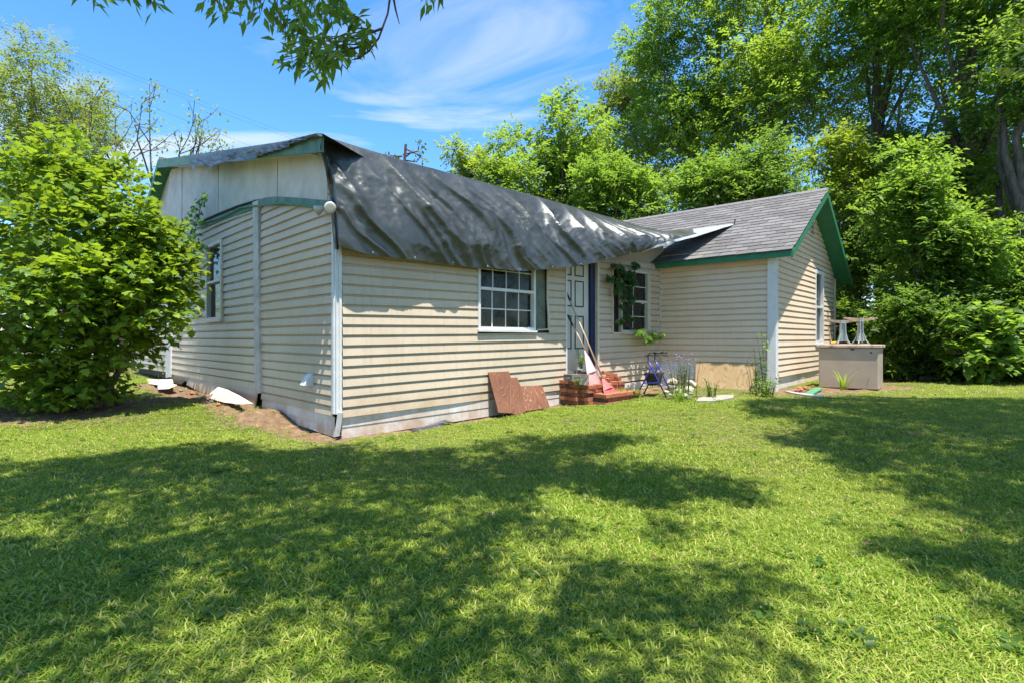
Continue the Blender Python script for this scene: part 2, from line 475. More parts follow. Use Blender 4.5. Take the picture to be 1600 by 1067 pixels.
class Wall:
    def __init__(s, p0, d, n):
        s.p = np.array([p0[0], p0[1], 0.0]); s.d = np.array([d[0], d[1], 0.0]); s.n = np.array([n[0], n[1], 0.0])
        s.d /= np.linalg.norm(s.d); s.n /= np.linalg.norm(s.n)
    def pt(s, u, z, off=0.0): return s.p + s.d * u + s.n * off + np.array([0, 0, z])
    def at(s, px, py, off=0.0):
        r = ray(px, py); q = s.p + s.n * off
        t = np.dot(q - EYE, s.n) / np.dot(r, s.n)
        h = EYE + r * t
        return np.dot(h - s.p, s.d), h[2]
    def hit(s, px, py, off=0.0):
        u, z = s.at(px, py, off); return s.pt(u, z, off)
    def u_of(s, px, off=0.0): return s.at(px, 500, off)[0]

dm = np.array([0.732, 0.681]); nm = np.array([0.681, -0.732])
P0 = (-2.165, 6.7)
W_FRONT = Wall(P0, dm, nm)
W_LEFT = Wall(P0, (-0.6857, 0.7279), (-0.7279, -0.6857))
WC = (4.93, 10.2)
tg = np.array([0.6538, 0.7567]); ng = np.array([0.7567, -0.6538])
W_GABLE = Wall(WC, tg, ng)
W_WING = Wall(WC, -ng, -tg)             # u runs from the outer corner to the inner corner
WING_LEN = 2.283
GL = 5.55; GM = 2.775                   # gable wall length, ridge position
INNER_U = W_FRONT.u_of(1030)

# ================================================================== SETTING
def axis_pts(a, b, fine0, fine1, f, c):
    xs = [fine0]
    while xs[-1] < fine1: xs.append(xs[-1] + f)
    s = f
    hi = [xs[-1]]
    while hi[-1] < b: s = min(s * 1.25, c); hi.append(hi[-1] + s)
    s = f; lo = [xs[0]]
    while lo[-1] > a: s = min(s * 1.25, c); lo.append(lo[-1] - s)
    return np.array(lo[:0:-1] + xs + hi[1:])
gx = axis_pts(-140, 140, -9, 11, 0.12, 8); gy = axis_pts(-40, 260, 1.0, 15, 0.12, 8)
GX, GY = np.meshgrid(gx, gy)
def seg_dist(x, y, a, b):
    a = np.asarray(a, float); b = np.asarray(b, float); d = b - a
    t = np.clip(((x - a[0]) * d[0] + (y - a[1]) * d[1]) / np.dot(d, d), 0, 1)
    return np.hypot(x - a[0] - t * d[0], y - a[1] - t * d[1])
MOUND = on_ground(402, 655)[:2]
def dirt_fn(x, y):
    k = np.zeros_like(x)
    lw = lambda u, o: W_LEFT.pt(u, 0, o)[:2]
    k = np.maximum(k, 1.15 - seg_dist(x, y, lw(-0.05, 0.12), lw(1.6, 0.3)) / 0.42)
    k = np.maximum(k, 1.15 - seg_dist(x, y, lw(1.6, 0.3), lw(9.0, 0.4)) / 0.6)
    k = np.maximum(k, 1.05 - seg_dist(x, y, W_FRONT.pt(0.0, 0, 0.08)[:2], W_FRONT.pt(3.8, 0, 0.12)[:2]) / 0.24)
    k = np.maximum(k, 1.05 - seg_dist(x, y, W_FRONT.pt(5.4, 0, 0.4)[:2], W_FRONT.pt(7.0, 0, 0.4)[:2]) / 0.5)
    k = np.maximum(k, 1.2 - seg_dist(x, y, on_ground(1235, 612)[:2], on_ground(1385, 604)[:2]) / 0.72)
    k = np.maximum(k, 1.2 - seg_dist(x, y, on_ground(1380, 597)[:2], on_ground(1480, 592)[:2]) / 0.5)
    k = np.maximum(k, 0.95 - np.hypot(x - on_ground(1215, 637)[0], (y - on_ground(1215, 637)[1]) * 1.6) / 0.42)
    k = np.maximum(k, 1.1 - np.hypot(x + 6.9, y - 8.6) / 2.2)
    k = np.maximum(k, sstep((y - 13.2 - 0.05 * x) / 2.0) * sstep((x - 6) / 3) * 0.9)
    return np.clip(k, 0, 1)
GZ = elev(GX, GY)
md = np.hypot((GX - MOUND[0]), (GY - MOUND[1]))
GZ = GZ + 0.15 * np.exp(-(md / 0.38) ** 2) * (0.8 + 0.4 * vnoise(GX * 9, GY * 9))
dirtv = dirt_fn(GX, GY)
GZ = GZ + dirtv * 0.05 * (vnoise(GX * 6, GY * 6) - 0.45) - 0.02 * dirtv
ny, nx = GX.shape
idx = np.arange(ny * nx).reshape(ny, nx)
Fg = np.stack([idx[:-1, :-1].ravel(), idx[:-1, 1:].ravel(), idx[1:, 1:].ravel(), idx[1:, :-1].ravel()], 1)
lawn = new_obj('lawn', np.stack([GX.ravel(), GY.ravel(), GZ.ravel()], 1), Fg, M_GROUND, loc=(0, 0, 0), smooth=True, attrs={'dirt': dirtv.ravel()})
tag(lawn, 'green lawn with bare reddish dirt along the house walls', kind='structure')

# ================================================================== HOUSE
house = thing('house', 'low beige vinyl sided house with green trim, a patched roof and a short gabled wing', 'house', (P0[0], P0[1], 0.0))

def lines_from_px(W_, xl, yl0, dl, xr, yr0, dr):
    """lap line k: straight in the wall plane through two measured pixel columns"""
    def f(k, u):
        ul, zl = W_.at(xl, yl0 + dl * k); ur, zr = W_.at(xr, yr0 + dr * k)
        return zl + (zr - zl) * (u - ul) / (ur - ul)
    return f

def bow(u, z, seed=0.0):
    return 0.016 * (vnoise(u * 0.7 + seed, z * 0.8 + 3) - 0.5) * 2

def board(W_, zt, zb, u0t, u1t, u0b, u1b, mat, parent, name='siding_board', seed=0.0, lift=0.0, flat=False):
    n = max(2, int((max(u1t, u1b) - min(u0t, u0b)) / 0.33) + 1)
    rows = ([(0.0, 0.004), (0.14, 0.003), (0.26, 0.024), (1.0, 0.036), (1.0, 0.001)] if not flat else
            [(0.0, 0.006), (0.5, 0.010), (0.97, 0.014), (1.0, 0.013), (1.0, 0.001)])
    V = []; s = np.linspace(0, 1, n)
    dz = 0.004 * (random.random() - 0.5)
    for fr, off in rows:
        a = u0t + (u0b - u0t) * fr; b = u1t + (u1b - u1t) * fr
        for k in s:
            u = a + (b - a) * k
            z = zt(u) + (zb(u) - zt(u)) * fr + (dz if fr > 0.9 else 0)
            V.append(W_.pt(u, z, off + lift + float(bow(u, z, seed))))
    R = len(rows)
    F = [(r * n + i, (r + 1) * n + i, (r + 1) * n + i + 1, r * n + i + 1) for r in range(R - 1) for i in range(n - 1)]
    return new_obj(name, V, F, mat, parent)

def siding(W_, f, ks, ua, ub, mat, parent, holes=(), clip=None, seed=0.0, joints=(), flat=False, name='siding_board', lift=0.0):
    for k in ks:
        zt = lambda u, k=k: f(k - 1, u)
        zb = lambda u, k=k: f(k, u)
        spans = [(ua, ub)]
        for (ha, hb, za, zb_) in holes:
            out = []
            for (a, b) in spans:
                zm = 0.5 * (zt((ha + hb) / 2) + zb((ha + hb) / 2))
                if zm < za or zm > zb_ or hb <= a or ha >= b: out.append((a, b)); continue
                if ha - a > 0.02: out.append((a, ha))
                if b - hb > 0.02: out.append((hb, b))
            spans = out
        for j, jk in joints:
            if k % 3 == jk % 3:
                spans = [p for (a, b) in spans for p in ([(a, j - 0.001), (j + 0.001, b)] if a < j < b else [(a, b)])]
        for (a, b) in spans:
            if clip:
                um = min(max(GM, a), b)
                at_, bt_ = clip(zt(um), a, b); ab_, bb_ = clip(zb(um), a, b)
                if bb_ - ab_ < 0.03: continue
                if bt_ < at_: at_ = bt_ = (ab_ + bb_) / 2
                board(W_, zt, zb, at_, bt_, ab_, bb_, mat, parent, name, seed, lift, flat)
            else:
                board(W_, zt, zb, a, b, a, b, mat, parent, name, seed, lift, flat)

def backing(W_, ua, ub, za, zb, holes, parent_obj, off=-0.035, name='wall', extra=None, mat=None):
    us = sorted({ua, ub, *[h[0] for h in holes], *[h[1] for h in holes]})
    zs = sorted({za, zb, *[h[2] for h in holes], *[h[3] for h in holes]})
    mb = MB()
    for i in range(len(us) - 1):
        for j in range(len(zs) - 1):
            um = (us[i] + us[i + 1]) / 2; zm = (zs[j] + zs[j + 1]) / 2
            if um < ua or um > ub or zm < za or zm > zb: continue
            if any(h[0] < um < h[1] and h[2] < zm < h[3] for h in holes): continue
            q = [W_.pt(us[i], zs[j], off), W_.pt(us[i + 1], zs[j], off), W_.pt(us[i + 1], zs[j + 1], off), W_.pt(us[i], zs[j + 1], off)]
            mb.add(q, [(0, 1, 2, 3)])
    if extra: mb.add(*extra)
    return mb.obj(name, mat or M_SHEATH, parent_obj)

def wbox(mb, W_, u0, u1, z0, z1, o0, o1):
    mb.box(W_.pt((u0 + u1) / 2, (z0 + z1) / 2, (o0 + o1) / 2), W_.d * (u1 - u0) / 2, W_.n * (o1 - o0) / 2, np.array([0, 0, (z1 - z0) / 2])); return mb

def quad_prism(W_, pts, o0, o1):
    """pts: [(u,z)...] polygon on the wall, extruded from o0 to o1"""
    return [W_.pt(u, z, o0) for u, z in pts], W_.n * (o1 - o0)

# ---- window: frame (part) with panes, muntins, rails as sub-parts
def window(W_, u0, u1, z0, z1, cols, rows_, proud=0.05, fw=0.045, frame_mat=None, rail=True, sill=True, label=None, railfrac=0.5):
    frame_mat = frame_mat or M_WHITE
    mb = MB()
    wbox(mb, W_, u0, u0 + fw, z0, z1, -0.07, proud); wbox(mb, W_, u1 - fw, u1, z0, z1, -0.07, proud)
    wbox(mb, W_, u0 + fw, u1 - fw, z1 - fw, z1, -0.07, proud - 0.002); wbox(mb, W_, u0 + fw, u1 - fw, z0, z0 + fw, -0.07, proud - 0.002)
    fr = mb.obj('window', frame_mat, house)
    if label: fr['label'] = label
    a, b, c, d = u0 + fw, u1 - fw, z0 + fw, z1 - fw
    zm = c + (d - c) * railfrac
    if rail:
        m2 = MB(); wbox(m2, W_, a, b, zm - 0.022, zm + 0.022, -0.05, proud - 0.012); m2.obj('meeting_rail', frame_mat, fr)
    halves = [(c, zm - 0.022, -0.028), (zm + 0.022, d, -0.012)] if rail else [(c, d, -0.02)]
    mw = 0.009
    for (za, zb_, o) in halves:
        for i in range(cols):
            for j in range(rows_):
                pa = a + (b - a) * i / cols; pb = a + (b - a) * (i + 1) / cols
                pc = za + (zb_ - za) * j / rows_; pd = za + (zb_ - za) * (j + 1) / rows_
                m3 = MB(); wbox(m3, W_, pa + mw, pb - mw, pc + mw, pd - mw, o - 0.006, o); m3.obj('pane', M_GLASS, fr)
        for i in range(1, cols):
            m4 = MB(); x = a + (b - a) * i / cols; wbox(m4, W_, x - mw, x + mw, za, zb_, o - 0.008, o + 0.008); m4.obj('muntin', frame_mat, fr)
        for j in range(1, rows_):
            m4 = MB(); x = za + (zb_ - za) * j / rows_; wbox(m4, W_, a, b, x - mw, x + mw, o - 0.007, o + 0.007); m4.obj('muntin', frame_mat, fr)
    if sill:
        m5 = MB(); wbox(m5, W_, u0 - 0.015, u1 + 0.015, z0 - 0.035, z0 - 0.002, -0.02, proud + 0.025); m5.obj('sill', frame_mat, fr)
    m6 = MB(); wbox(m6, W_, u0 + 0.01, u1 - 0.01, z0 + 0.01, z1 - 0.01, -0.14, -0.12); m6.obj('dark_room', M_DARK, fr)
    return fr

# ---------------- front wall
fF = lines_from_px(W_FRONT, 532, 380 + .1687 * 90, .1687 * 95, 742.6, 380 + .1687 * 225, .1687 * 76.7)
w1u0, w1z0 = W_FRONT.at(744.5, 515); w1u1 = W_FRONT.u_of(834)
w1z1 = w1z0 + 1.26
du0 = W_FRONT.u_of(881.5); du1 = W_FRONT.u_of(933)
w2u0, w2z0 = W_FRONT.at(955, 519); w2u1 = W_FRONT.u_of(1011)
w2z1 = W_FRONT.at(1011, 426)[1]
tornu1 = W_FRONT.u_of(855)
dz0 = W_FRONT.at(900, 578)[1]
holesF = [(w1u0, tornu1, w1z0 - 0.01, 3.2), (du0, du1, dz0 - 0.25, 3.2), (w2u0, w2u1, w2z0, w2z1)]
HOLE_BACK = [(w1u0 + .01, w1u1 - .01, w1z0, w1z1), (du0, du1, dz0 - .02, 2.7), (w2u0 + .01, w2u1 - .01, w2z0, w2z1)]
wallF = backing(W_FRONT, 0.0, INNER_U, 0.08, 2.75, HOLE_BACK, house)
siding(W_FRONT, fF, range(-3, 17), 0.05, INNER_U - 0.02, M_SIDE, wallF, holesF, seed=1.0,
       joints=((W_FRONT.u_of(862), 0), (W_FRONT.u_of(692), 1), (W_FRONT.u_of(577), 2)))
# white skirting under the beige siding: two courses that follow the sagging ground line
def skF(k, u):
    ul, ur = W_FRONT.u_of(532), W_FRONT.u_of(759)
    yl = [651.5, 667.5, 686][k]; yr = [624, 636, 650][k]
    zl = W_FRONT.at(532, yl)[1]; zr = W_FRONT.at(759, yr)[1]
    return zl + (zr - zl) * (u - ul) / (ur - ul)
siding(W_FRONT, skF, (1, 2), 0.05, INNER_U - 0.02, M_SKIRT, wallF, [(du0 - 0.05, du1 + 0.05, -1, 3)], seed=5.0, flat=True, name='skirt_board', lift=0.018)

winA = window(W_FRONT, w1u0, w1u1, w1z0, w1z1, 4, 2, label='wide white window of sixteen panes, its top under the tarp')
winB = window(W_FRONT, W_FRONT.u_of(968), w2u1, w2z0, w2z1, 2, 2, frame_mat=M_CREAM, proud=0.045, label='small window behind the climbing vine')
mb = MB(); wbox(mb, W_FRONT, w2u0 + 0.012, W_FRONT.u_of(968) - 0.004, w2z0, w2z1, -0.06, -0.02); mb.obj('blank_panel', M_DARK, house)
mb = MB(); wbox(mb, W_FRONT, w2u0 - 0.02, w2u0 + 0.012, w2z0 - 0.03, w2z1 + 0.03, -0.04, 0.055)
wbox(mb, W_FRONT, w2u0 + 0.012, w2u1, w2z0 - 0.035, w2z0 - 0.004, -0.04, 0.05); mb.obj('window_trim', M_CREAM, house)
mb = MB(); wbox(mb, W_FRONT, w2u1 + 0.004, w2u1 + 0.05, w2z0 - 0.03, w2z1 + 0.02, -0.04, 0.055); mb.obj('window_trim', M_CREAM, house)
# torn strip between window and siding
tz0 = w1z0
mb = MB(); wbox(mb, W_FRONT, w1u1 + 0.03, tornu1 - 0.035, tz0 + 0.02, 2.7, -0.05, -0.012)
o = mb.obj('torn_casing', M_TORN, house)
mb = MB()
mb.tube([W_FRONT.pt(tornu1 - 0.02, 2.65, 0.03), W_FRONT.pt(tornu1 - 0.03, 1.9, 0.035), W_FRONT.pt(tornu1 - 0.02, tz0 + 0.25, 0.05), W_FRONT.pt(tornu1 - 0.015, tz0 + 0.02, 0.045), W_FRONT.pt(w1u1 + 0.06, tz0 + 0.01, 0.03)], [0.022, 0.02, 0.02, 0.018, 0.012], 6)
mb.obj('bent_trim_strip', M_CREAM, house)
mb = MB(); wbox(mb, W_FRONT, w1u1 + 0.001, w1u1 + 0.03, tz0 - 0.02, 2.68, -0.03, 0.02); mb.obj('casing_strip', M_WHITE, house)
mb = MB(); wbox(mb, W_FRONT, tornu1 - 0.034, tornu1 - 0.004, tz0 + 0.3, 2.7, -0.05, -0.014); mb.obj('open_gap', M_DARK, house)

# ---------------- door
slab0, slab1 = du0 + 0.03, W_FRONT.u_of(919.5, -0.06)
mb = MB(); wbox(mb, W_FRONT, slab0, slab1, dz0, dz0 + 2.03, -0.10, -0.06)
door = mb.obj('door', M_DOOR, house)
dwid = slab1 - slab0
for (fa, fb) in ((0.06, 0.32), (0.45, 0.80)):
    for (za, zb_) in ((0.42, 1.0), (1.14, 1.62), (1.70, 1.92)):
        if za < 1.0: za, zb_ = 0.38, 0.98
        mb = MB()
        a, b = slab0 + dwid * fa, slab0 + dwid * fb; c, d = dz0 + za, dz0 + zb_
        k = 0.022
        wbox(mb, W_FRONT, a, a + k, c, d, -0.06, -0.052); wbox(mb, W_FRONT, b - k, b, c, d, -0.06, -0.052)
        wbox(mb, W_FRONT, a + k, b - k, c, c + k, -0.06, -0.052); wbox(mb, W_FRONT, a + k, b - k, d - k, d, -0.06, -0.052)
        mb.obj('panel_molding', M_DOORLINE, door)
mb = MB(); wbox(mb, W_FRONT, slab1 + 0.004, W_FRONT.u_of(931) - 0.012, dz0 - 0.05, 2.75, -0.12, -0.01); mb.obj('door_jamb', M_BLUEFR, house)
mb = MB(); wbox(mb, W_FRONT, W_FRONT.u_of(930.5), du1 + 0.004, 0.35, 2.75, -0.06, 0.052); mb.obj('door_casing', M_CREAM, house)
mb = MB(); wbox(mb, W_FRONT, du0 - 0.004, du0 + 0.026, 0.35, 2.75, -0.12, 0.052); mb.obj('door_casing', M_WHITE, house)
mb = MB(); wbox(mb, W_FRONT, du0, du1, dz0 - 0.25, dz0 - 0.004, -0.10, 0.02); mb.obj('threshold', M_CONC, house)

# ---------------- left end wall (three panels between posts)
fN = lines_from_px(W_LEFT, 412, 497.7, 12.5, 521, 490.2, 15.8)
fM = lines_from_px(W_LEFT, 271, 440 + .1874 * 468, .1874 * 50, 402.4, 440 + .1874 * 465, .1874 * 72)
fFar = lines_from_px(W_LEFT, 215, 440 + .1874 * 455, .1874 * 43, 262.8, 440 + .1874 * 465, .1874 * 48)
uA = W_LEFT.u_of(402); uA2 = W_LEFT.u_of(412); uB = W_LEFT.u_of(271); uB2 = W_LEFT.u_of(263); uC = W_LEFT.u_of(208)
lw0, lwz0 = W_LEFT.at(350, 500); lw1 = W_LEFT.u_of(326); lwz1 = W_LEFT.at(350, 374)[1]
lv0, lvz0 = W_LEFT.at(291, 497); lv1 = W_LEFT.u_of(277); lvz1 = lvz0 + 0.75
zbelt = lambda px: W_LEFT.at(px, np.interp(px, [300, 320, 360, 402, 430, 460, 515], [360, 352, 333, 317, 311, 310, 318]))[1]
gable_pts = [W_LEFT.at(*p) for p in ((516, 322), (510, 236), (270, 266), (250, 318), (262, 372))]
Vg = [W_LEFT.pt(u, z, -0.045) for u, z in gable_pts]
wallL = backing(W_LEFT, 0.0, uC, 0.22, 3.0, [(lw0, lw1, lwz0, lwz1)], house, off=-0.05,
                extra=([W_LEFT.pt(0, 3.0, -.05), W_LEFT.pt(uB2, 3.0, -.05), W_LEFT.pt(uB2, 3.9, -.05), W_LEFT.pt(0.8, 3.6, -.05), W_LEFT.pt(0.1, 3.4, -.05)], [(0, 1, 2, 3, 4)]))
def clip_belt(f):
    return None
siding(W_LEFT, fN, range(-14, 11), 0.03, uA2 + 0.01, M_SIDE, wallL, seed=11)
siding(W_LEFT, fM, range(-15, 7), uA - 0.01, uB + 0.005, M_SIDE, wallL, [(lw0, lw1, lwz0, lwz1), (lv0, lv1, lvz0, lvz1)], seed=17)
siding(W_LEFT, fFar, range(-15, 7), uB2 - 0.01, uC, M_SIDE, wallL, seed=23)
def skN(k, u):
    ul, ur = W_LEFT.u_of(415), W_LEFT.u_of(523)
    yl = [622.5, 636, 646][k]; yr = [650, 666.5, 682][k]
    zl = W_LEFT.at(415, yl)[1]; zr = W_LEFT.at(523, yr)[1]
    return zl + (zr - zl) * (u - ul) / (ur - ul)
siding(W_LEFT, skN, (1, 2), 0.03, uA2, M_SKIRT, wallL, seed=29, flat=True, name='skirt_board', lift=0.016)
# middle panel skirt: tilted, stained, with a hole at its far end
ms = [W_LEFT.at(404, 609), W_LEFT.at(300, 585.5), W_LEFT.at(296, 600), W_LEFT.at(318, 612), W_LEFT.at(404, 640)]
mb = MB(); mb.slab([W_LEFT.pt(u, z, 0.0 + 0.05 * (i > 1)) for i, (u, z) in enumerate(ms)], W_LEFT.n * 0.012)
mb.obj('skirt_board', M_SIDE, wallL)['label'] = 'stained tilting skirt board over a dark hole'
mb = MB(); mb.slab([W_LEFT.hit(*p, -0.01) for p in ((300, 584), (268, 582), (266, 596), (284, 600), (290, 594), (297, 601))], W_LEFT.n * 0.012)
mb.obj('skirt_board', M_SIDE, wallL)
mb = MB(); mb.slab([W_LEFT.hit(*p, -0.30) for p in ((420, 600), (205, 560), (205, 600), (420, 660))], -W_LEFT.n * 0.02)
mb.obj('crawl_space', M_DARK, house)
winL = window(W_LEFT, lw0, lw1, lwz0, lwz1, 1, 1, proud=0.055, fw=0.06, label='tall narrow window of the end wall by the fig bush')
winM = window(W_LEFT, lv0, lv1, lvz0, lvz1, 1, 1, proud=0.05, fw=0.07, rail=False, label='small white window mostly behind the fig leaves')

# posts and corner trims
def strip(name, W_, pts, o0, o1, mat, label=None):
    q, t = quad_prism(W_, pts, o0, o1); mb = MB(); mb.slab(q, t); o = mb.obj(name, mat, house)
    if label: o['label'] = label
    return o
A = W_LEFT.at
strip('trim_post', W_LEFT, [A(401.5, 312), A(410, 312), A(413, 613), A(405, 614)], -0.01, 0.07, M_POST, 'weathered grey white post on the end wall')
strip('trim_post', W_LEFT, [A(263, 470), A(271, 470), A(271, 588), A(263, 590)], -0.01, 0.06, M_WHITE, 'bright white post near the fig bush')
Bf = W_FRONT.at
# outside corner: two legs of vinyl with a groove
zc0 = W_FRONT.at(528, 646)[1]
mb = MB()
wbox(mb, W_LEFT, 0.0, 0.055, zc0, 2.95, -0.02, 0.05); wbox(mb, W_FRONT, 0.001, 0.034, zc0, 2.95, -0.02, 0.058)
mb.box(W_FRONT.pt(-0.012, (zc0 + 2.95) / 2, 0.016), W_FRONT.d * 0.020, W_FRONT.n * 0.022, np.array([0, 0, (2.95 - zc0) / 2]))
mb.obj('corner_trim', M_WHITE, house)
mb = MB()
mb.slab([W_FRONT.pt(-0.05, zc0 - 0.27, 0.03), W_FRONT.pt(0.02, zc0 - 0.27, 0.03), W_FRONT.pt(0.055, zc0 + 0.02, 0.055), W_FRONT.pt(-0.01, zc0 + 0.03, 0.05)], W_FRONT.n * 0.018 + W_LEFT.n * 0.015)
mb.obj('broken_corner_board', M_POST, house)

# gable: white boards with seams, each a part
seams = [516, 437, 344, 287, 250]
top_y = lambda x: np.interp(x, [250, 262, 270, 510, 516], [318, 285, 265, 236, 250])
bot_y = lambda x: np.interp(x, [250, 300, 320, 360, 402, 430, 460, 516], [385, 360, 346, 328, 313, 308, 307, 314])
for a, b in zip(seams[:-1], seams[1:]):
    xs_ = [a - 0.6] + [x for x in (510, 460, 430, 402, 360, 320, 300, 270, 262) if b < x < a] + [b + 0.6]
    poly = [A(x, top_y(x)) for x in xs_] + [A(x, bot_y(x) + 5) for x in xs_[::-1]]
    off = 0.030 + 0.004 * random.random()
    strip('gable_board', W_LEFT, poly, off - 0.075, off, M_PANEL)
def px_strip(name, W_, top, bot, o0, o1, mat, label=None):
    pts = [W_.at(*p, o1) for p in top] + [W_.at(*p, o1) for p in bot[::-1]]
    return strip(name, W_, pts, o0, o1, mat, label)
px_strip('belt_board', W_LEFT, [(403, 313), (415, 309), (430, 307.5), (460, 309), (516, 314)], [(403, 321), (415, 320), (430, 321), (460, 322), (516, 329)], 0.0, 0.055, M_GREENW)
px_strip('belt_board', W_LEFT, [(312, 350), (340, 337), (370, 325), (401, 314)], [(312, 358), (340, 347), (370, 336), (401, 326)], 0.0, 0.052, M_GREEN)
px_strip('belt_strip', W_LEFT, [(312, 346), (340, 333.5), (370, 321.5), (401, 312)], [(312, 349), (340, 336.5), (370, 324.5), (401, 313.6)], 0.02, 0.075, M_DARK)
px_strip('belt_strip', W_LEFT, [(330, 354), (370, 338), (401, 327)], [(330, 356), (370, 340), (401, 329.5)], 0.0, 0.06, M_POST)
mb = MB(); mb.tube([W_LEFT.hit(x, y, 0.085) for x, y in ((305, 353), (330, 345), (345, 341), (360, 333), (375, 325), (403, 322), (440, 318), (470, 321), (497, 325))], 0.014, 6)
mb.obj('conduit_pipe', M_GREENW, house)
# rear rake of the main roof and its soffit
OV = 0.30
ap_u, ap_z = W_LEFT.at(269, 262)
rk_u, rk_z = W_LEFT.at(247, 316)
fr_u, fr_z = W_LEFT.at(503, 218, OV)
def roof_slab(W_, p, q, o_out, o_in, th, name, mat):
    a, b = W_.pt(p[0], p[1], o_out), W_.pt(q[0], q[1], o_out)
    c, d = W_.pt(q[0], q[1], o_in), W_.pt(p[0], p[1], o_in)
    mb = MB(); mb.slab([a, b, c, d], np.array([0, 0, th])); return mb.obj(name, mat, house)
roof_main = roof_slab(W_LEFT, (0.9, fr_z - 0.12), (ap_u, ap_z + 0.0), -0.12, -6.6, 0.10, 'roof', M_SHING)
roof_back = roof_slab(W_LEFT, (ap_u + 0.002, ap_z + 0.1), (rk_u + 0.35, rk_z - 0.42), OV - 0.03, -7.0, 0.10, 'roof', M_SHING)
soff = roof_slab(W_LEFT, (ap_u + 0.05, ap_z + 0.02), (rk_u + 0.33, rk_z - 0.46), OV - 0.04, -0.02, 0.05, 'soffit', M_GREEN)
def rake_board(W_, p, q, off, hgt, th, mat, name='rake_board'):
    a, b = W_.pt(p[0], p[1], off), W_.pt(q[0], q[1], off); z = np.array([0, 0, hgt])
    mb = MB(); mb.slab([a, b, b - z, a - z], W_.n * th); return mb.obj(name, mat, house)
rake_board(W_LEFT, (fr_u, fr_z + 0.04), (ap_u - 0.02, ap_z + 0.11), OV - 0.025, 0.19, 0.03, M_GREENW)
rake_board(W_LEFT, (ap_u - 0.018, ap_z + 0.115), (rk_u + 0.36, rk_z - 0.40), OV - 0.027, 0.16, 0.03, M_GREEN)
# near soffit under the front overhang of the gable
roof_slab(W_LEFT, (fr_u + 0.75, fr_z + 0.06), (ap_u - 0.03, ap_z + 0.0), OV - 0.03, -0.02, 0.03, 'soffit', M_PANEL)
# upper front wall hidden by the tarp
mb = MB(); mb.slab([W_FRONT.pt(0.02, 2.72, -0.06), W_FRONT.pt(7.6, 2.72, -0.06), W_FRONT.pt(7.6, 3.5, -0.1), W_FRONT.pt(0.02, 3.5, -0.1)], -W_FRONT.n * 0.05)
mb.obj('upper_wall', M_SIDE, house)
# flood light: two lamp heads on a plate
fl = W_LEFT.hit(511, 326, 0.09)
mb = MB(); mb.box(fl - W_LEFT.n * 0.02, W_LEFT.d * 0.06, W_LEFT.n * 0.02, np.array([0, 0, 0.05]))
flood = mb.obj('flood_light', M_POST, house)
for (p, dvec) in ((W_LEFT.hit(501, 327, 0.14), np.array([-0.93, 0.1, -0.35])), (W_LEFT.hit(517, 325, 0.17), np.array([0.15, -0.95, -0.2]))):
    dvec = dvec / np.linalg.norm(dvec); s = p - dvec * 0.06
    mb = MB(); mb.tube([fl, s, s + dvec * 0.03], [0.018, 0.022, 0.03], 8); mb.obj('lamp_arm', M_GREYPLAS, flood)
    mb = MB(); mb.tube([s + dvec * 0.0, s + dvec * 0.04, s + dvec * 0.10, s + dvec * 0.115, s + dvec * 0.118], [0.028, 0.034, 0.066, 0.07, 0.045], 14)
    mb.obj('lamp_head', M_LAMP, flood, smooth=True)
# dryer vent hood
vh = lambda px, py, o: W_LEFT.hit(px, py, o)
vu, vz = W_LEFT.at(489, 592)
mb = MB()
wbox(mb, W_LEFT, vu - 0.085, vu + 0.085, vz - 0.085, vz + 0.10, 0.012, 0.03)
vent = mb.obj('vent_hood', M_GREYPLAS, house)
mb = MB()
P = lambda du, dz, o: W_LEFT.pt(vu + du, vz + dz, o)
mb.add([P(-.065, .085, .03), P(.065, .085, .03), P(.05, .07, .07), P(-.05, .07, .07), P(-.07, -.085, .03), P(.07, -.085, .03), P(.07, -.07, .15), P(-.07, -.07, .15)],
       [(0, 1, 2, 3), (3, 2, 6, 7), (0, 3, 7, 4), (1, 5, 6, 2)])
mb.obj('hood', M_WHITE, vent)

# ---------------- wing
ZR, SL = 4.55, 0.565; EO = 0.22; GO = 0.38
ZE = ZR - SL * (GM + EO)
fW = lines_from_px(W_WING, 1026.8, 380 + .2062 * 188, .2062 * 41, 1205, 380 + .2062 * 105, .2062 * 47.2)
wallW = backing(W_WING, 0.0, WING_LEN, 0.2, ZE + 0.05, [], house)
siding(W_WING, fW, range(-1, 18), 0.06, WING_LEN - 0.01, M_SIDE2, wallW, seed=31)
siding(W_WING, fW, range(18, 23), 0.06, WING_LEN - 0.01, M_SKIRT, wallW, seed=33, flat=True, name='skirt_board', lift=-0.01)
fGa = lines_from_px(W_GABLE, 1218, 440 + .1874 * 485, .1874 * 51, 1271, 440 + .1874 * 483, .1874 * 42.5)
gw0, gz0 = W_GABLE.at(1271, 537); gw1 = W_GABLE.u_of(1284); gz1 = W_GABLE.at(1271, 421)[1]
wallG = backing(W_GABLE, 0.0, GL, 0.15, ZE + 0.1, [(gw0, gw1, gz0, gz1)], house,
                extra=([W_GABLE.pt(0, ZE + 0.1, -.035), W_GABLE.pt(GL, ZE + 0.1, -.035), W_GABLE.pt(GM, ZR - 0.12, -.035)], [(0, 1, 2)]))
def clipg(z, a, b):
    zz = ZR - 0.10 - z
    return max(a, GM - zz / SL), min(b, GM + zz / SL)
siding(W_GABLE, fGa, range(-30, 7), 0.06, GL - 0.03, M_SIDE2, wallG, [(gw0, gw1, gz0, gz1)], clip=clipg, seed=41)
siding(W_GABLE, fGa, (7, 8, 9), 0.06, 2.3, M_SKIRT, wallG, seed=43, flat=True, name='skirt_board', lift=-0.01)
siding(W_GABLE, fGa, (7, 8, 9), 2.32, GL - 0.03, M_SIDE2, wallG, seed=44, flat=True, name='skirt_board', lift=-0.01)
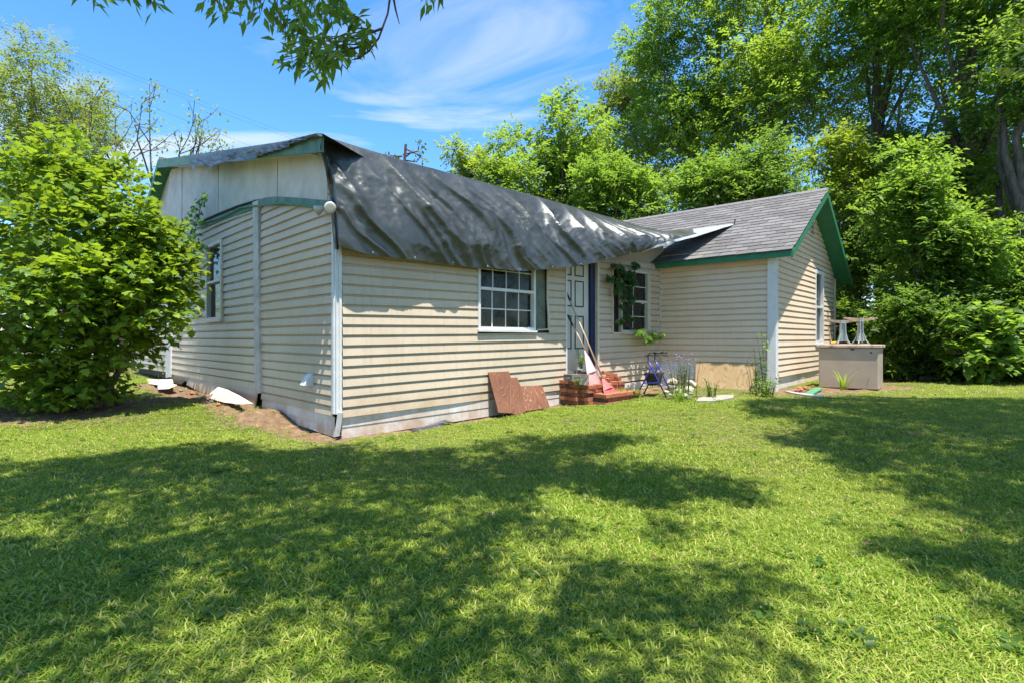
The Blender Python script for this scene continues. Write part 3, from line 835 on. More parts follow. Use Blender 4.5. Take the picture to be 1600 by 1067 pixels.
winG = window(W_GABLE, gw0, gw1, gz0, gz1, 1, 1, proud=0.05, fw=0.08, label='tall narrow white window in the gable wall')
mb = MB(); wbox(mb, W_GABLE, -0.026, 0.11, 0.22, ZE + 0.02, -0.02, 0.058); wbox(mb, W_WING, -0.057, 0.09, 0.22, ZE + 0.02, -0.02, 0.0575)
mb.obj('corner_trim', M_WHITE, house)
mb = MB(); wbox(mb, W_WING, WING_LEN - 0.045, WING_LEN - 0.012, 0.45, ZE, 0.0, 0.075); mb.obj('corner_trim', M_CREAM, house)
mb = MB(); wbox(mb, W_GABLE, GL - 0.04, GL + 0.03, 0.3, ZE - 0.05, -0.02, 0.056); mb.obj('corner_trim', M_CREAM, house)
# gable vent
gv0, gvz = W_GABLE.at(1263, 359)
mb = MB(); cvu, cvz = W_GABLE.at(1267, 358)
wbox(mb, W_GABLE, cvu - 0.16, cvu + 0.16, cvz - 0.17, cvz - 0.14, 0.0, 0.04); wbox(mb, W_GABLE, cvu - 0.16, cvu - 0.13, cvz - 0.14, cvz + 0.14, 0.0, 0.04)
wbox(mb, W_GABLE, cvu + 0.13, cvu + 0.16, cvz - 0.14, cvz + 0.14, 0.0, 0.04); wbox(mb, W_GABLE, cvu - 0.16, cvu + 0.16, cvz + 0.14, cvz + 0.17, 0.0, 0.04)
gvent = mb.obj('gable_vent', M_CREAM, house)
for i in range(5):
    mb = MB(); z = cvz - 0.11 + 0.055 * i
    mb.slab([W_GABLE.pt(cvu - .13, z, .03), W_GABLE.pt(cvu + .13, z, .03), W_GABLE.pt(cvu + .13, z + .04, .008), W_GABLE.pt(cvu - .13, z + .04, .008)], np.array([0, 0, 0.006]))
    mb.obj('slat', M_BLACKP, gvent)

# wing roof: deck, shingles one by one, fascia, rakes, soffits
XR = W_GABLE.d; YL = np.array([-ng[0], -ng[1], 0.0]); NG3 = np.array([ng[0], ng[1], 0.0])
def roof_pt(a, r, h=0.0):
    """a: distance back from the gable overhang edge along the ridge; r: plan distance from ridge towards the front eave"""
    base = W_GABLE.pt(GM, 0, GO)
    nrm = np.array([-tg[0] * SL, -tg[1] * SL, 1.0]); nrm /= np.linalg.norm(nrm)
    return base + YL * a - np.array([tg[0], tg[1], 0]) * r + np.array([0, 0, ZR - SL * r]) + nrm * h
RLEN = 7.6; RUN = GM + EO
mb = MB(); mb.slab([roof_pt(0.012, 0, -0.03), roof_pt(0.012, RUN - 0.01, -0.03), roof_pt(RLEN, RUN - 0.01, -0.03), roof_pt(RLEN, 0, -0.03)], np.array([0, 0, -0.06]))
wroof = mb.obj('roof', M_SHING, house)
def back_pt(a, r, h=0.0):
    base = W_GABLE.pt(GM, 0, GO)
    return base + YL * a + np.array([tg[0], tg[1], 0]) * r + np.array([0, 0, ZR - SL * r + h])
mb = MB(); mb.slab([back_pt(0.0, 0.002, -0.02), back_pt(0.0, RUN + 0.1, -0.02), back_pt(RLEN, RUN + 0.1, -0.02), back_pt(RLEN, 0.002, -0.02)], np.array([0, 0, -0.05]))
mb.obj('roof', M_SHING, house)
slope_len = RUN * math.sqrt(1 + SL * SL); cosr = 1 / math.sqrt(1 + SL * SL)
EXPO = 0.185; TABW = 0.33
sx = YL; sy = np.array([-tg[0], -tg[1], -SL]); sy /= np.linalg.norm(sy); sz = np.cross(sx, sy)
if sz[2] < 0: sz = -sz
def tab_mesh(k):
    r = random.Random(k); w = TABW - 0.008; l = EXPO + 0.05; t = 0.009
    j = [r.uniform(-0.011, 0.011) for _ in range(4)]
    V = [(0, 0, 0), (w, 0, 0), (w, l + j[0], t + 0.004 + j[2] * .3), (w * .5, l + j[1], t + 0.006), (0, l + j[3], t + 0.004), (w, l + j[0], -0.002), (w * .5, l + j[1], -0.002), (0, l + j[3], -0.002)]
    F = [(0, 1, 2, 3, 4), (4, 3, 6, 7), (3, 2, 5, 6), (1, 5, 2), (0, 4, 7)]
    me = bpy.data.meshes.new('shingle'); me.from_pydata(V, [], F); me.materials.append(M_SHING); return me, V, F
TABS = [tab_mesh(k) for k in range(5)]
tabs = []
nc = int(slope_len / EXPO) + 1
for c in range(nc):
    s0 = c * EXPO - 0.05
    off = (0.15 if c % 2 else 0.0) + random.uniform(-0.02, 0.02)
    k = 0
    while True:
        a = -0.02 - off + k * TABW
        k += 1
        if a > RLEN - 0.1: break
        cut = 1.0
        if a < -0.02:
            cut = (a + TABW + 0.02) / TABW; a = -0.02
            if cut < 0.12: continue
        p = roof_pt(a, max(s0, 0.0) * cosr, 0.004)
        v = p - EYE
        px = CX + FPX * v[0] / v[1]
        tabs.append((0 if 880 < px < 1340 else 1, v[1] + 0.25 * (px < 1000), p, random.randrange(5), cut))
tabs.sort(key=lambda t: (t[0], t[1]))
joined = MB(); tints = []
for i, (_, _, p, k, cut) in enumerate(tabs):
    m = frame(p, sx, sy, sz) @ Matrix.Diagonal((cut, 1, 1, 1))
    rz = Matrix.Rotation(random.uniform(-0.012, 0.012), 4, 'Z')
    if i < 300:
        place('shingle', TABS[k][0], m @ rz, wroof)
    else:
        mm = m @ rz
        joined.add([mm @ Vector(v) for v in TABS[k][1]], TABS[k][2]); tints += [random.random()] * len(TABS[k][1])
o = new_obj('shingle_field', joined.V, joined.F, M_SHING, wroof, attrs={'tint': tints}); tag(o, kind='stuff')
mb = MB()
for i in range(26):
    mb.slab([roof_pt(i * .3, 0.12, 0.018), roof_pt(i * .3 + .31, 0.12, 0.018), roof_pt(i * .3 + .31, 0, 0.03), roof_pt(i * .3, 0, 0.03)], np.array([0, 0, 0.008]))
mb.obj('ridge_cap', M_SHING, wroof)
# fascia along the front eave
def eave_pt(a, z): 
    b = W_GABLE.pt(GM, 0, GO) + YL * a - np.array([tg[0], tg[1], 0]) * RUN; return b + np.array([0, 0, z])
EL = GO + WING_LEN + 0.22
mb = MB(); mb.slab([eave_pt(0.0, ZE - 0.015), eave_pt(EL, ZE - 0.015), eave_pt(EL, ZE - 0.15), eave_pt(0.0, ZE - 0.15)], np.array([-tg[0], -tg[1], 0]) * 0.025)
mb.obj('fascia', M_GREEN, house)
mb = MB(); mb.slab([eave_pt(0.01, ZE - 0.11), eave_pt(EL, ZE - 0.11), eave_pt(EL, ZE - 0.11) + np.array([tg[0], tg[1], 0]) * (EO + .03), eave_pt(0.01, ZE - 0.11) + np.array([tg[0], tg[1], 0]) * (EO + .03)], np.array([0, 0, 0.02]))
mb.obj('soffit', M_CREAM, house)
def grake(r0, r1, sgn, mat, name='rake_board'):
    f = (lambda r, z: W_GABLE.pt(GM + sgn * r, ZR - SL * r + z, GO - 0.02))
    mb = MB(); mb.slab([f(r0, -0.035), f(r1, -0.035), f(r1, -0.175), f(r0, -0.175)], W_GABLE.n * 0.028); return mb.obj(name, mat, house)
grake(0.0, RUN, -1, M_GREEN); grake(0.004, RUN + 0.12, 1, M_GREEN)
def gsoff(r0, r1, sgn):
    f = (lambda r, o: W_GABLE.pt(GM + sgn * r, ZR - SL * r - 0.14, o))
    mb = MB(); mb.slab([f(r0, 0.02), f(r1, 0.02), f(r1, GO - 0.022), f(r0, GO - 0.022)], np.array([0, 0, 0.02])); return mb.obj('soffit', M_GREEN, house)
gsoff(0.0, RUN - 0.02, -1); gsoff(0.004, RUN + 0.10, 1)

# ================================================================== TARP
def on_roof(px, py, h=0.03):
    n = sz; q = roof_pt(0, 0, h); r = ray(px, py); t = np.dot(q - EYE, n) / np.dot(r, n); return EYE + r * t
def resample(P, n, S=None):
    P = np.asarray(P, float); d = np.r_[0, np.cumsum(np.linalg.norm(np.diff(P, axis=0), axis=1))]
    s = np.linspace(0, d[-1], n) if S is None else S * d[-1]
    # smooth (catmull-like) by cubic interpolation through cumulative chord
    out = np.stack([np.interp(s, d, P[:, k]) for k in range(3)], 1)
    return out
top_px = [(504, 213), (519, 217), (640, 254), (760, 286), (870, 316), (985, 349), (1030, 362)]
T = [W_FRONT.hit(x, y, -0.10) for x, y in top_px] + [on_roof(1085, 358, 0.06), on_roof(1146, 350, 0.03)]
hem_px = [(531, 388), (560, 395), (602, 401), (670, 410), (742, 418), (800, 423), (834, 424), (895, 418)]
hem_off = [0.20, 0.24, 0.19, 0.19, 0.18, 0.24, 0.30, 0.42]
H = [W_FRONT.hit(x, y, o) for (x, y), o in zip(hem_px, hem_off)]
A_h = H[-1]; B_h = on_roof(1147, 351.0, 0.03)        # the taut lower edge, pulled in the air to a knot on the wing roof
H += [A_h * (1 - t) + B_h * t - np.array([0, 0, 0.05]) * 4 * t * (1 - t) for t in (0.12, 0.25, 0.4, 0.55, 0.7, 0.85)] + [B_h]
NU, NV = 300, 96
S = np.linspace(0, 1, NU)
Tc = resample(T, NU, S)
# hem parameter matched so that rows run down the slope
Hc = resample(H, NU, np.clip(S, 0, 1))
def smooth1(a, k=7):
    ker = np.hanning(k + 2)[1:-1]; ker /= ker.sum()
    p = np.pad(a, ((k // 2, k // 2), (0, 0)), mode='edge')
    return np.stack([np.convolve(p[:, i], ker, 'valid') for i in range(3)], 1)
Hc = smooth1(Hc, 21)
Hc[-1] = H[-1]; Hc[0] = H[0]
V01 = np.linspace(0, 1, NV)
SS, VV = np.meshgrid(S, V01, indexing='ij')
base = Tc[:, None, :] * (1 - VV[..., None]) + Hc[:, None, :] * VV[..., None]
wid = np.linalg.norm(Hc - Tc, axis=1)
uu = np.r_[0, np.cumsum(np.linalg.norm(np.diff((Tc + Hc) / 2, axis=0), axis=1))][:, None] + 0 * VV
ww = VV * wid[:, None]
q = uu - 0.55 * ww - 0.25 * ww * ww
def ridged(x): return (1 - np.abs(2 * x - 1)) ** 1.6
warp = 0.35 * (vnoise(uu * 1.1, ww * 1.4) - 0.5)
f1 = ridged(vnoise((q + warp) * 2.1, ww * 0.45 + 7)) - 0.5
f2 = ridged(vnoise((q + warp) * 4.6 + 20, ww * 0.8 + 3)) - 0.5
f3 = ridged(vnoise((q * 0.8 + ww * 0.7 + warp) * 9 + 50, (ww - uu * .4) * 3 + 13)) - 0.5
f4 = ridged(vnoise(uu * 14 + 5, ww * 17 + 9)) - 0.5
f5 = ridged(vnoise((uu + ww) * 10 + 85, (ww - uu) * 6 + 9)) - 0.5
env = np.clip(VV * 3.2, 0.06, 1) * (0.55 + 0.45 * np.clip((0.93 - SS) / 0.2, 0, 1)) 
tail = np.clip((SS - 0.76) / 0.14, 0, 1)
disp = (0.125 * f1 + 0.070 * f2 + 0.020 * f3 + 0.000 * f4 + 0.008 * f5) * env * (1 - 0.93 * tail) * (1 - 0.55 * np.clip((VV - 0.72) / 0.28, 0, 1))
bulge = 0.22 * np.sin(math.pi * np.clip(VV, 0, 1) ** 1.15) * (1 - tail)
# the cloth bags out and hangs slack towards the middle right
sag = 0.12 * np.exp(-((SS - 0.66) / 0.14) ** 2) * np.sin(math.pi * VV ** 1.5)
nrm = np.array([nm[0] * 0.99, nm[1] * 0.99, 0.10])
P3 = base + nrm[None, None, :] * (disp + bulge * 0.6 + sag)[..., None]
P3[..., 2] -= 0.05 * tail * np.sin(math.pi * VV)
# long folds gathered into the tail
tf = np.clip((SS - 0.70) / 0.2, 0, 1)
P3[..., 2] += 0.022 * tf * np.sin(VV * 11 + 1.1) * np.sin(math.pi * VV) * (1 - 0.7 * np.clip((SS - .93) / .07, 0, 1))
P3[:, :, 0] -= 0.0
# hem scallops
P3[..., 2] += -0.012 * np.clip((VV - 0.9) / 0.1, 0, 1) * (vnoise(uu * 2.3 + 9, uu * 0) - 0.5) * 2 * (1 - tail)
ig = np.arange(NU * NV).reshape(NU, NV)
Ft = np.stack([ig[:-1, :-1].ravel(), ig[:-1, 1:].ravel(), ig[1:, 1:].ravel(), ig[1:, :-1].ravel()], 1)
allV = [P3.reshape(-1, 3)]; allF = [Ft]; nb = NU * NV
# left side flap: wraps round the corner and hangs, gathered where it is tied
NS, NL = 14, 60
fl_px = np.array([[(504, 213), (500, 232), (508, 262), (512, 290), (515, 308), (517, 330), (519, 360), (522, 392)],
                  [(505, 213), (507, 232), (517, 265), (521, 292), (521, 308), (527, 330), (529, 360), (531, 390)]], float)
ys = np.linspace(0, 7, NL)
rowsL = np.stack([[np.interp(ys, range(8), fl_px[j, :, k]) for k in range(2)] for j in range(2)])   # j,k,NL
left_off = np.interp(ys, range(8), [0.30, 0.32, 0.22, 0.12, 0.06, 0.10, 0.09, 0.10])
edge = np.array([W_LEFT.hit(rowsL[0, 0, i], rowsL[0, 1, i], left_off[i]) for i in range(NL)])
inner = P3[0][np.clip((np.linspace(0, 1, NL) * (NV - 1)).astype(int), 0, NV - 1)]
sv = np.linspace(0, 1, NS)
flap = edge[None] * (1 - sv)[:, None, None] + inner[None] * sv[:, None, None]
wob = 0.05 * np.sin(sv * 9)[:, None] * np.linspace(0.2, 1, NL)[None] * np.sin(math.pi * sv)[:, None] + 0.03 * (vnoise(sv[:, None] * 5 + 2, np.arange(NL)[None] * 0.35) - .5) * np.sin(math.pi * sv)[:, None]
flap += (W_LEFT.n * 0.7 + W_FRONT.n * 0.7)[None, None] * wob[..., None]
il = np.arange(NS * NL).reshape(NS, NL) + nb
allV.append(flap.reshape(-1, 3)); allF.append(np.stack([il[:-1, :-1].ravel(), il[:-1, 1:].ravel(), il[1:, 1:].ravel(), il[1:, :-1].ravel()], 1)); nb += NS * NL
# strip over the gable rake: crinkled edge hanging over the green board
NR, NW = 160, 18
xr = np.linspace(505, 299, NR)
ytop = np.interp(xr, [299, 340, 400, 450, 480, 497, 505], [246, 240, 231, 222, 214.5, 211, 212])
yb_ = np.interp(xr, [299, 303, 312, 330, 350, 385, 420, 445, 470, 486, 497, 505], [268, 266, 258, 262, 255, 252, 240, 232, 222, 217, 214, 214.5])
rim = np.array([W_LEFT.hit(x, y, OV + 0.04) for x, y in zip(xr, ytop)])
low = np.array([W_LEFT.hit(x, y, OV + 0.05) for x, y in zip(xr, yb_)])
back = rim - W_LEFT.n[None] * 1.6 + W_LEFT.d[None] * 0.9 + np.array([0, 0, 0.02])
st = []
for k in range(NW):
    f = k / (NW - 1)
    if f < 0.35: st.append(back * (1 - f / .35) + (rim + [0, 0, 0.02]) * (f / .35))
    else: st.append((rim + [0, 0, 0.02]) * (1 - (f - .35) / .65) + low * ((f - .35) / .65))
st = np.array(st)
kk = np.arange(NW)[:, None]; rr = np.linspace(0, 9, NR)[None]
wv = 0.06 * (ridged(vnoise(rr * 2.3 + kk * 0.08, kk * 0.25 + 3)) - .5) * np.clip((kk - 5) / 6, 0, 1)
st += W_LEFT.n[None, None] * (wv + 0.02 * np.clip((kk - 5) / 6, 0, 1))[..., None]
ir = np.arange(NW * NR).reshape(NW, NR) + nb
allV.append(st.reshape(-1, 3)); allF.append(np.stack([ir[:-1, :-1].ravel(), ir[:-1, 1:].ravel(), ir[1:, 1:].ravel(), ir[1:, :-1].ravel()], 1)); nb += NW * NR
# cover over the rest of the front roof edge, behind the ridge line
bk = Tc - np.array([nm[0], nm[1], 0])[None] * 1.6 + np.array([0, 0, 0.30]); bk[S > 0.78] = Tc[S > 0.78] + [0, 0, -0.02]
bk2 = Tc + [0, 0, 0.0]
tarp = thing('tarp', 'crumpled dark olive grey tarp draped over the front roof edge and pulled to a point', 'tarp', (0.5, 8.6, 2.3))
ts = new_obj('tarp_sheet', np.concatenate(allV), np.concatenate(allF), M_TARP, tarp, smooth=True)
ts.data.materials.append(M_TARP_SILVER)  # lighter silver on the tail and along the hem towards it
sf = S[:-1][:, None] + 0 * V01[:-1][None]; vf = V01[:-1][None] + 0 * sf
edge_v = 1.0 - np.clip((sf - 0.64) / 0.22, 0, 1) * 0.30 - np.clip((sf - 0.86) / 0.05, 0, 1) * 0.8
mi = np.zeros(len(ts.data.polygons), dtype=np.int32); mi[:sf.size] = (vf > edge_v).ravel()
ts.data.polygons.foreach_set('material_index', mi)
for i in range(14, NU - 40, 21):
    p = P3[i, NV - 3] + np.array([nm[0], nm[1], 0]) * 0.006
    mb = MB(); mb.tube([p - np.array([nm[0], nm[1], 0]) * 0.004, p + np.array([nm[0], nm[1], 0]) * 0.006], 0.012, 8); mb.obj('grommet', M_GALV, tarp)
tipp = on_roof(1147, 350, 0.03)
mb = MB(); mb.tube([tipp, tipp + [0.02, 0, 0.04], tipp + [0.03, 0.02, 0.09]], [0.012, 0.012, 0.018], 6); mb.obj('tie_knot', M_BLACKP, tarp)
#--OBJECTS--
# ================================================================== OBJECTS BY THE HOUSE
UP = np.array([0, 0, 1.0])
FD = np.array([dm[0], dm[1], 0.0]); FN = np.array([nm[0], nm[1], 0.0])
def vec(*a): return np.array(a, float)
def unit(v): v = np.asarray(v, float); return v / np.linalg.norm(v)

# ---- brick steps: dry bricks laid course by course, every visible brick a part
def brick_mesh(seed):
    r = random.Random(seed); x, y, z = 0.098, 0.047, 0.031
    V = [(i * (x + r.uniform(-.003, .002)), j * (y + r.uniform(-.003, .002)), k * (z + r.uniform(-.002, .001))) for k in (-1, 1) for j in (-1, 1) for i in (-1, 1)]
    me = bpy.data.meshes.new('brick'); me.from_pydata(V, [], [(0, 2, 3, 1), (4, 5, 7, 6), (0, 1, 5, 4), (2, 6, 7, 3), (0, 4, 6, 2), (1, 3, 7, 5)])
    me.materials.append(M_BRICK); return me
BRICKS = [brick_mesh(k) for k in range(6)]
bu = W_FRONT.u_of(905)
s0 = W_FRONT.pt(bu, 0, 0.3)
zb = float(elev(s0[0], s0[1])) - 0.03
steps = thing('brick_steps', 'crumbling red brick steps in front of the grey door', 'steps', (s0[0], s0[1], zb))
def lay(u0, u1, d0, d1, c0, c1, drop=()):
    """courses c0..c1, alternating stretchers along the wall and headers"""
    core = MB()
    wbox(core, W_FRONT, u0 + 0.05, u1 - 0.05, zb + c0 * 0.070, zb + c1 * 0.070 - 0.02, d0, d1 - 0.05); core.obj('mortar_core', M_MORTAR, steps)
    for c in range(c0, c1):
        z = zb + c * 0.070 + 0.034
        head = c % 2
        lu, ld = (0.205, 0.102) if not head else (0.102, 0.205)
        nu_ = max(1, round((u1 - u0) / lu)); nd = max(1, round((d1 - d0) / ld))
        for i in range(nu_):
            for j in range(nd):
                edge = i in (0, nu_ - 1) or j == nd - 1 or c == c1 - 1
                if not edge or (i == nu_ - 1 and j < nd - 1 and c < c1 - 1 and False): continue
                if random.random() < 0.02: continue
                u = u0 + (i + 0.5) * (u1 - u0) / nu_; d = d0 + (j + 0.5) * (d1 - d0) / nd
                if any(a < u < b and cc == c and j == nd - 1 for a, b, cc in drop): continue
                p = W_FRONT.pt(u, z, d) + np.array([random.uniform(-.006, .006), random.uniform(-.006, .006), random.uniform(-.003, .003)])
                m = frame(p, FD, FN, UP) if not head else frame(p, FN, -FD, UP)
                m = m @ Matrix.Rotation(random.uniform(-.05, .05), 4, 'Z') @ Matrix.Rotation(random.uniform(-.03, .03), 4, 'Y')
                sc = ((u1 - u0) / nu_ if not head else (d1 - d0) / nd) / 0.203
                place('brick', random.choice(BRICKS), m @ Matrix.Diagonal((min(sc, 1.06), 1, 1, 1)), steps)
def d_of(u, px):
    """distance from the wall at which position u is seen in pixel column px"""
    r = (px - CX) / FPX; p = W_FRONT.pt(u, 0); return (r * p[1] - p[0]) / (W_FRONT.n[0] - r * W_FRONT.n[1])
ub = lambda px, o: W_FRONT.u_of(px, o)
ua = ub(874, .04)
dA = d_of(ua, 900); dB = d_of(ua + .10, 919); dC = max(d_of(ua + .22, 946), dB + .2)
lay(ua, ua + .30, 0.04, dA, 0, 6)
lay(ua + .10, ub(958, dB), dA + .005 if dA + .1 < dB else dA, dB, 0, 5)
lay(ua + .305, ub(977, dA), 0.04, dA, 0, 5)
lay(ua + .22, ub(1001, dC), dB + .005, dC, 0, 3, drop=((ua + .2, ua + .36, 1),))
lay(ub(960, dB), ub(1001, dC), dA + .01, dB, 0, 3)
# loose brick pile at the right of the top step
for i, (px, py, o) in enumerate(((951, 590, .30), (949, 583, .26), (956, 586, .20), (944, 592, .42), (962, 596, .25))):
    p = W_FRONT.hit(px, py, o)
    p[2] = max(p[2], zb + 5 * .07 + .035 + .065 * (i in (1, 2)))
    place('brick', BRICKS[i], frame(p, FD, FN, UP) @ Matrix.Rotation(0.4 * i, 4, 'Z') @ Matrix.Rotation(0.2 * (i % 2), 4, 'Y'), steps)

# concrete blocks on the top step
def rough_block(name, size, mw, mat, label, cat, group=None, seed=0, holes=False):
    r = random.Random(seed); x, y, z = (k / 2 for k in size)
    n = 3; V = []; F = []
    import bmesh
    bm = bmesh.new(); bmesh.ops.create_cube(bm, size=1)
    bmesh.ops.subdivide_edges(bm, edges=bm.edges[:], cuts=2, use_grid_fill=True)
    for v in bm.verts:
        v.co = Vector((v.co.x * size[0], v.co.y * size[1], v.co.z * size[2])) * (1 + r.uniform(-.04, .03))
        for a in range(3):
            v.co[a] += r.uniform(-.006, .006)
    me = bpy.data.meshes.new(name); bm.to_mesh(me); bm.free(); me.materials.append(mat)
    o = place(name, me, mw); return tag(o, label, cat, group)
p = W_FRONT.hit(897, 583, 0.36)
zt6 = zb + 6 * .07
p[2] = zt6 + 0.055
rough_block('concrete_block', (0.30, 0.2, 0.105), frame(p, unit(FD + .1 * FN), unit(FN - .1 * FD), UP), M_CONC, 'flat grey concrete block lying on top of the brick steps by the door', 'block', 'concrete blocks on the brick steps', 1)
p = W_FRONT.hit(911, 596, 0.50); p[2] = zb + 5 * .07 + 0.088
rough_block('concrete_block', (0.10, 0.16, 0.18), frame(p, unit(FD), unit(FN), UP) @ Matrix.Rotation(0.22, 4, 'Y'), M_CONC, 'small grey concrete block standing upright on the brick step below the flat block', 'block', 'concrete blocks on the brick steps', 2)
p = W_FRONT.hit(918, 587, 0.26); p[2] = zb + 5 * .07 + 0.095
rough_block('old_brick', (0.12, 0.2, 0.19), frame(p, unit(FD), unit(FN), UP) @ Matrix.Rotation(-0.1, 4, 'Y'), M_MORTAR, 'dark mossy brick lump behind the pink rake', 'brick', None, 3)

# ---- two rakes leaning on the door
def rake(label, hp, fork, spread, mats, ntine, headlen, width, group):
    hp = np.asarray(hp); fork = np.asarray(fork)
    root = thing('garden_rake', label, 'rake', tuple(fork), group)
    ax = unit(fork - hp)
    mb = MB(); mb.tube([hp + ax * 0.18, fork + ax * 0.10], [0.014, 0.014], 8); mb.obj('handle', M_HANDLE, root, smooth=True)
    mb = MB(); mb.tube([hp, hp + ax * 0.22], [0.017, 0.017], 8); mb.obj('grip', M_BLACKP, root, smooth=True)
    hd, side = spread
    hd = unit(hd); side = unit(side); nr = unit(np.cross(hd, side))
    if nr[1] > 0: nr = -nr
    mb = MB()
    n = ntine
    # solid triangular web that opens into tines, slightly dished
    A_ = fork; wl = headlen * 0.62
    cols = 13; rows = 6; V = []; 
    for i in range(rows):
        for j in range(cols):
            t = i / (rows - 1); s_ = j / (cols - 1) * 2 - 1
            V.append(A_ + hd * (wl * t) + side * (s_ * (0.025 + (width * .36) * t)) + nr * (0.03 * (1 - s_ * s_) * t + 0.004 * (j % 2)))
    F = [(i * cols + j, i * cols + j + 1, (i + 1) * cols + j + 1, (i + 1) * cols + j) for i in range(rows - 1) for j in range(cols - 1)]
    V2 = [v - nr * 0.006 for v in V]; k = len(V)
    F += [tuple(reversed([a + k for a in f])) for f in F]
    mb.add(V + V2, F)
    mb.obj('fan', mats, root, smooth=False)
    for j in range(n):
        s_ = j / (n - 1) * 2 - 1
        a = A_ + hd * (wl * 0.9) + side * (s_ * (0.025 + width * .33)); b = A_ + hd * (headlen * (1 - 0.06 * s_ * s_)) + side * (s_ * width * .5)
        m2 = MB(); m2.tube([a, b, b + hd * 0.02 - nr * 0.05], [0.007, 0.006, 0.004], 5, cap=False); m2.obj('tine', mats, root)
    m3 = MB(); m3.tube([A_ + hd * wl * .95 - side * width * .36, A_ + hd * wl * .95 + nr * .02, A_ + hd * wl * .95 + side * width * .36], 0.008, 5); m3.obj('cross_bar', mats, root)
    return root
hB = W_FRONT.hit(886.5, 492, 0.00); fB = W_FRONT.hit(914.5, 547, 0.26)
hA = W_FRONT.hit(883, 452, 0.00); fA = W_FRONT.hit(942, 591, 0.50)
endB = W_FRONT.hit(931, 601, 0.50)
rake('faded pink fan rake leaning head down on the steps, its black grip against the door', hB, fB, (endB - fB, unit(W_FRONT.hit(940, 596, .45) - W_FRONT.hit(921, 603, .52))), M_PINK, 15, np.linalg.norm(endB - fB) * 1.03, 0.40, 'rakes leaning on the door')
endA = W_FRONT.hit(956, 617, 0.80)
rake('red fan rake with a long pale handle, its head spread on the lower brick step', hA, fA, (endA - fA, unit(W_FRONT.hit(968, 613, .72) - W_FRONT.hit(943, 621, .84))), M_RED, 15, np.linalg.norm(endA - fA) * 1.05, 0.46, 'rakes leaning on the door')

# ---- plywood boards leaning on the front wall
def leaning_sheet(name, label, cat, px_poly, foot_off, top_off, thick, mat, group, W_=None, extra=None):
    """ragged-edged sheet: outline measured on a plane that leans on the wall"""
    W_ = W_ or W_FRONT
    ys = [p[1] for p in px_poly]; y0, y1 = min(ys), max(ys)
    u_m = W_.at(np.mean([p[0] for p in px_poly]), y1, foot_off)[0]
    zf = W_.at(np.mean([p[0] for p in px_poly]), y1, foot_off)[1]; zt_ = W_.at(np.mean([p[0] for p in px_poly]), y0, top_off)[1]
    o_ = W_.pt(u_m, zf, foot_off); yv = unit(W_.pt(u_m, zt_, top_off) - o_); xv = W_.d.copy(); nv = unit(np.cross(xv, yv))
    if np.dot(nv, W_.n) < 0: nv = -nv
    loc = []
    for px, py in px_poly:
        r = ray(px, py); t = np.dot(o_ - EYE, nv) / np.dot(r, nv); h = EYE + r * t
        loc.append((np.dot(h - o_, xv), np.dot(h - o_, yv)))
    n = len(loc)
    zdir = np.cross(xv, yv)
    sgn = -1 if np.dot(zdir, nv) > 0 else 1
    V = [(a, b, 0) for a, b in loc] + [(a, b, sgn * thick) for a, b in loc]
    F = [tuple(range(n)), tuple(range(2 * n - 1, n - 1, -1))] + [(i, i + n, (i + 1) % n + n, (i + 1) % n) for i in range(n)]
    me = bpy.data.meshes.new(name); me.from_pydata(V, [], F); me.materials.append(mat)
    o = place(name, me, frame(o_, xv, yv, zdir))
    return tag(o, label, cat, group)
g = 'red brown plywood boards leaning on the front wall'
leaning_sheet('plywood_board', 'tallest of the red brown plywood boards, leftmost against the white skirting', 'board', [(763, 581), (795, 579.5), (799, 592), (806, 640), (799, 645), (779, 644)], 0.34, 0.05, 0.012, M_PLYB, g)
leaning_sheet('plywood_board', 'narrow reddish plywood board with a chipped top, between the tall and the broad one', 'board', [(796, 590), (808, 589), (814, 604), (822, 642), (812, 648), (801, 646)], 0.36, 0.07, 0.012, M_PLYB, g)
leaning_sheet('plywood_board', 'broad short plywood board, the one nearest the brick steps', 'board', [(811, 603), (847, 601.5), (859, 635), (846, 638), (833, 640), (818, 642)], 0.33, 0.08, 0.012, M_PLYB, g)
leaning_sheet('plywood_sheet', 'wide pale wavy grained plywood sheet leaning on the wing wall', 'plywood', [(1087, 568), (1100, 566), (1150, 567), (1181, 566.5), (1183, 574), (1174, 619), (1130, 620), (1086, 619)], 0.22, 0.04, 0.014, M_PLYL, None, W_WING)

# ---- black plastic flap at the foot of the front wall
fp = [(640, 671), (668, 664), (695, 655), (706, 658), (703, 664), (700, 672), (670, 677)]
V = [W_FRONT.hit(x, y, 0.05 + 0.30 * (i in (0, 5, 6)) + 0.03 * (i % 2)) for i, (x, y) in enumerate(fp)]
c = np.mean(V, axis=0) + [0, 0, 0.035]
mb = MB(); mb.add(V + [c] + [v - [0, 0, .01] for v in V] + [c - [0, 0, .012]], [(i, (i + 1) % 7, 7) for i in range(7)] + [((i + 1) % 7 + 8, i + 8, 15) for i in range(7)] + [(i, i + 8, (i + 1) % 7 + 8, (i + 1) % 7) for i in range(7)])
tag(mb.obj('plastic_sheet', M_SHEET), 'torn black plastic sheeting sticking out under the front skirting', 'plastic sheet')

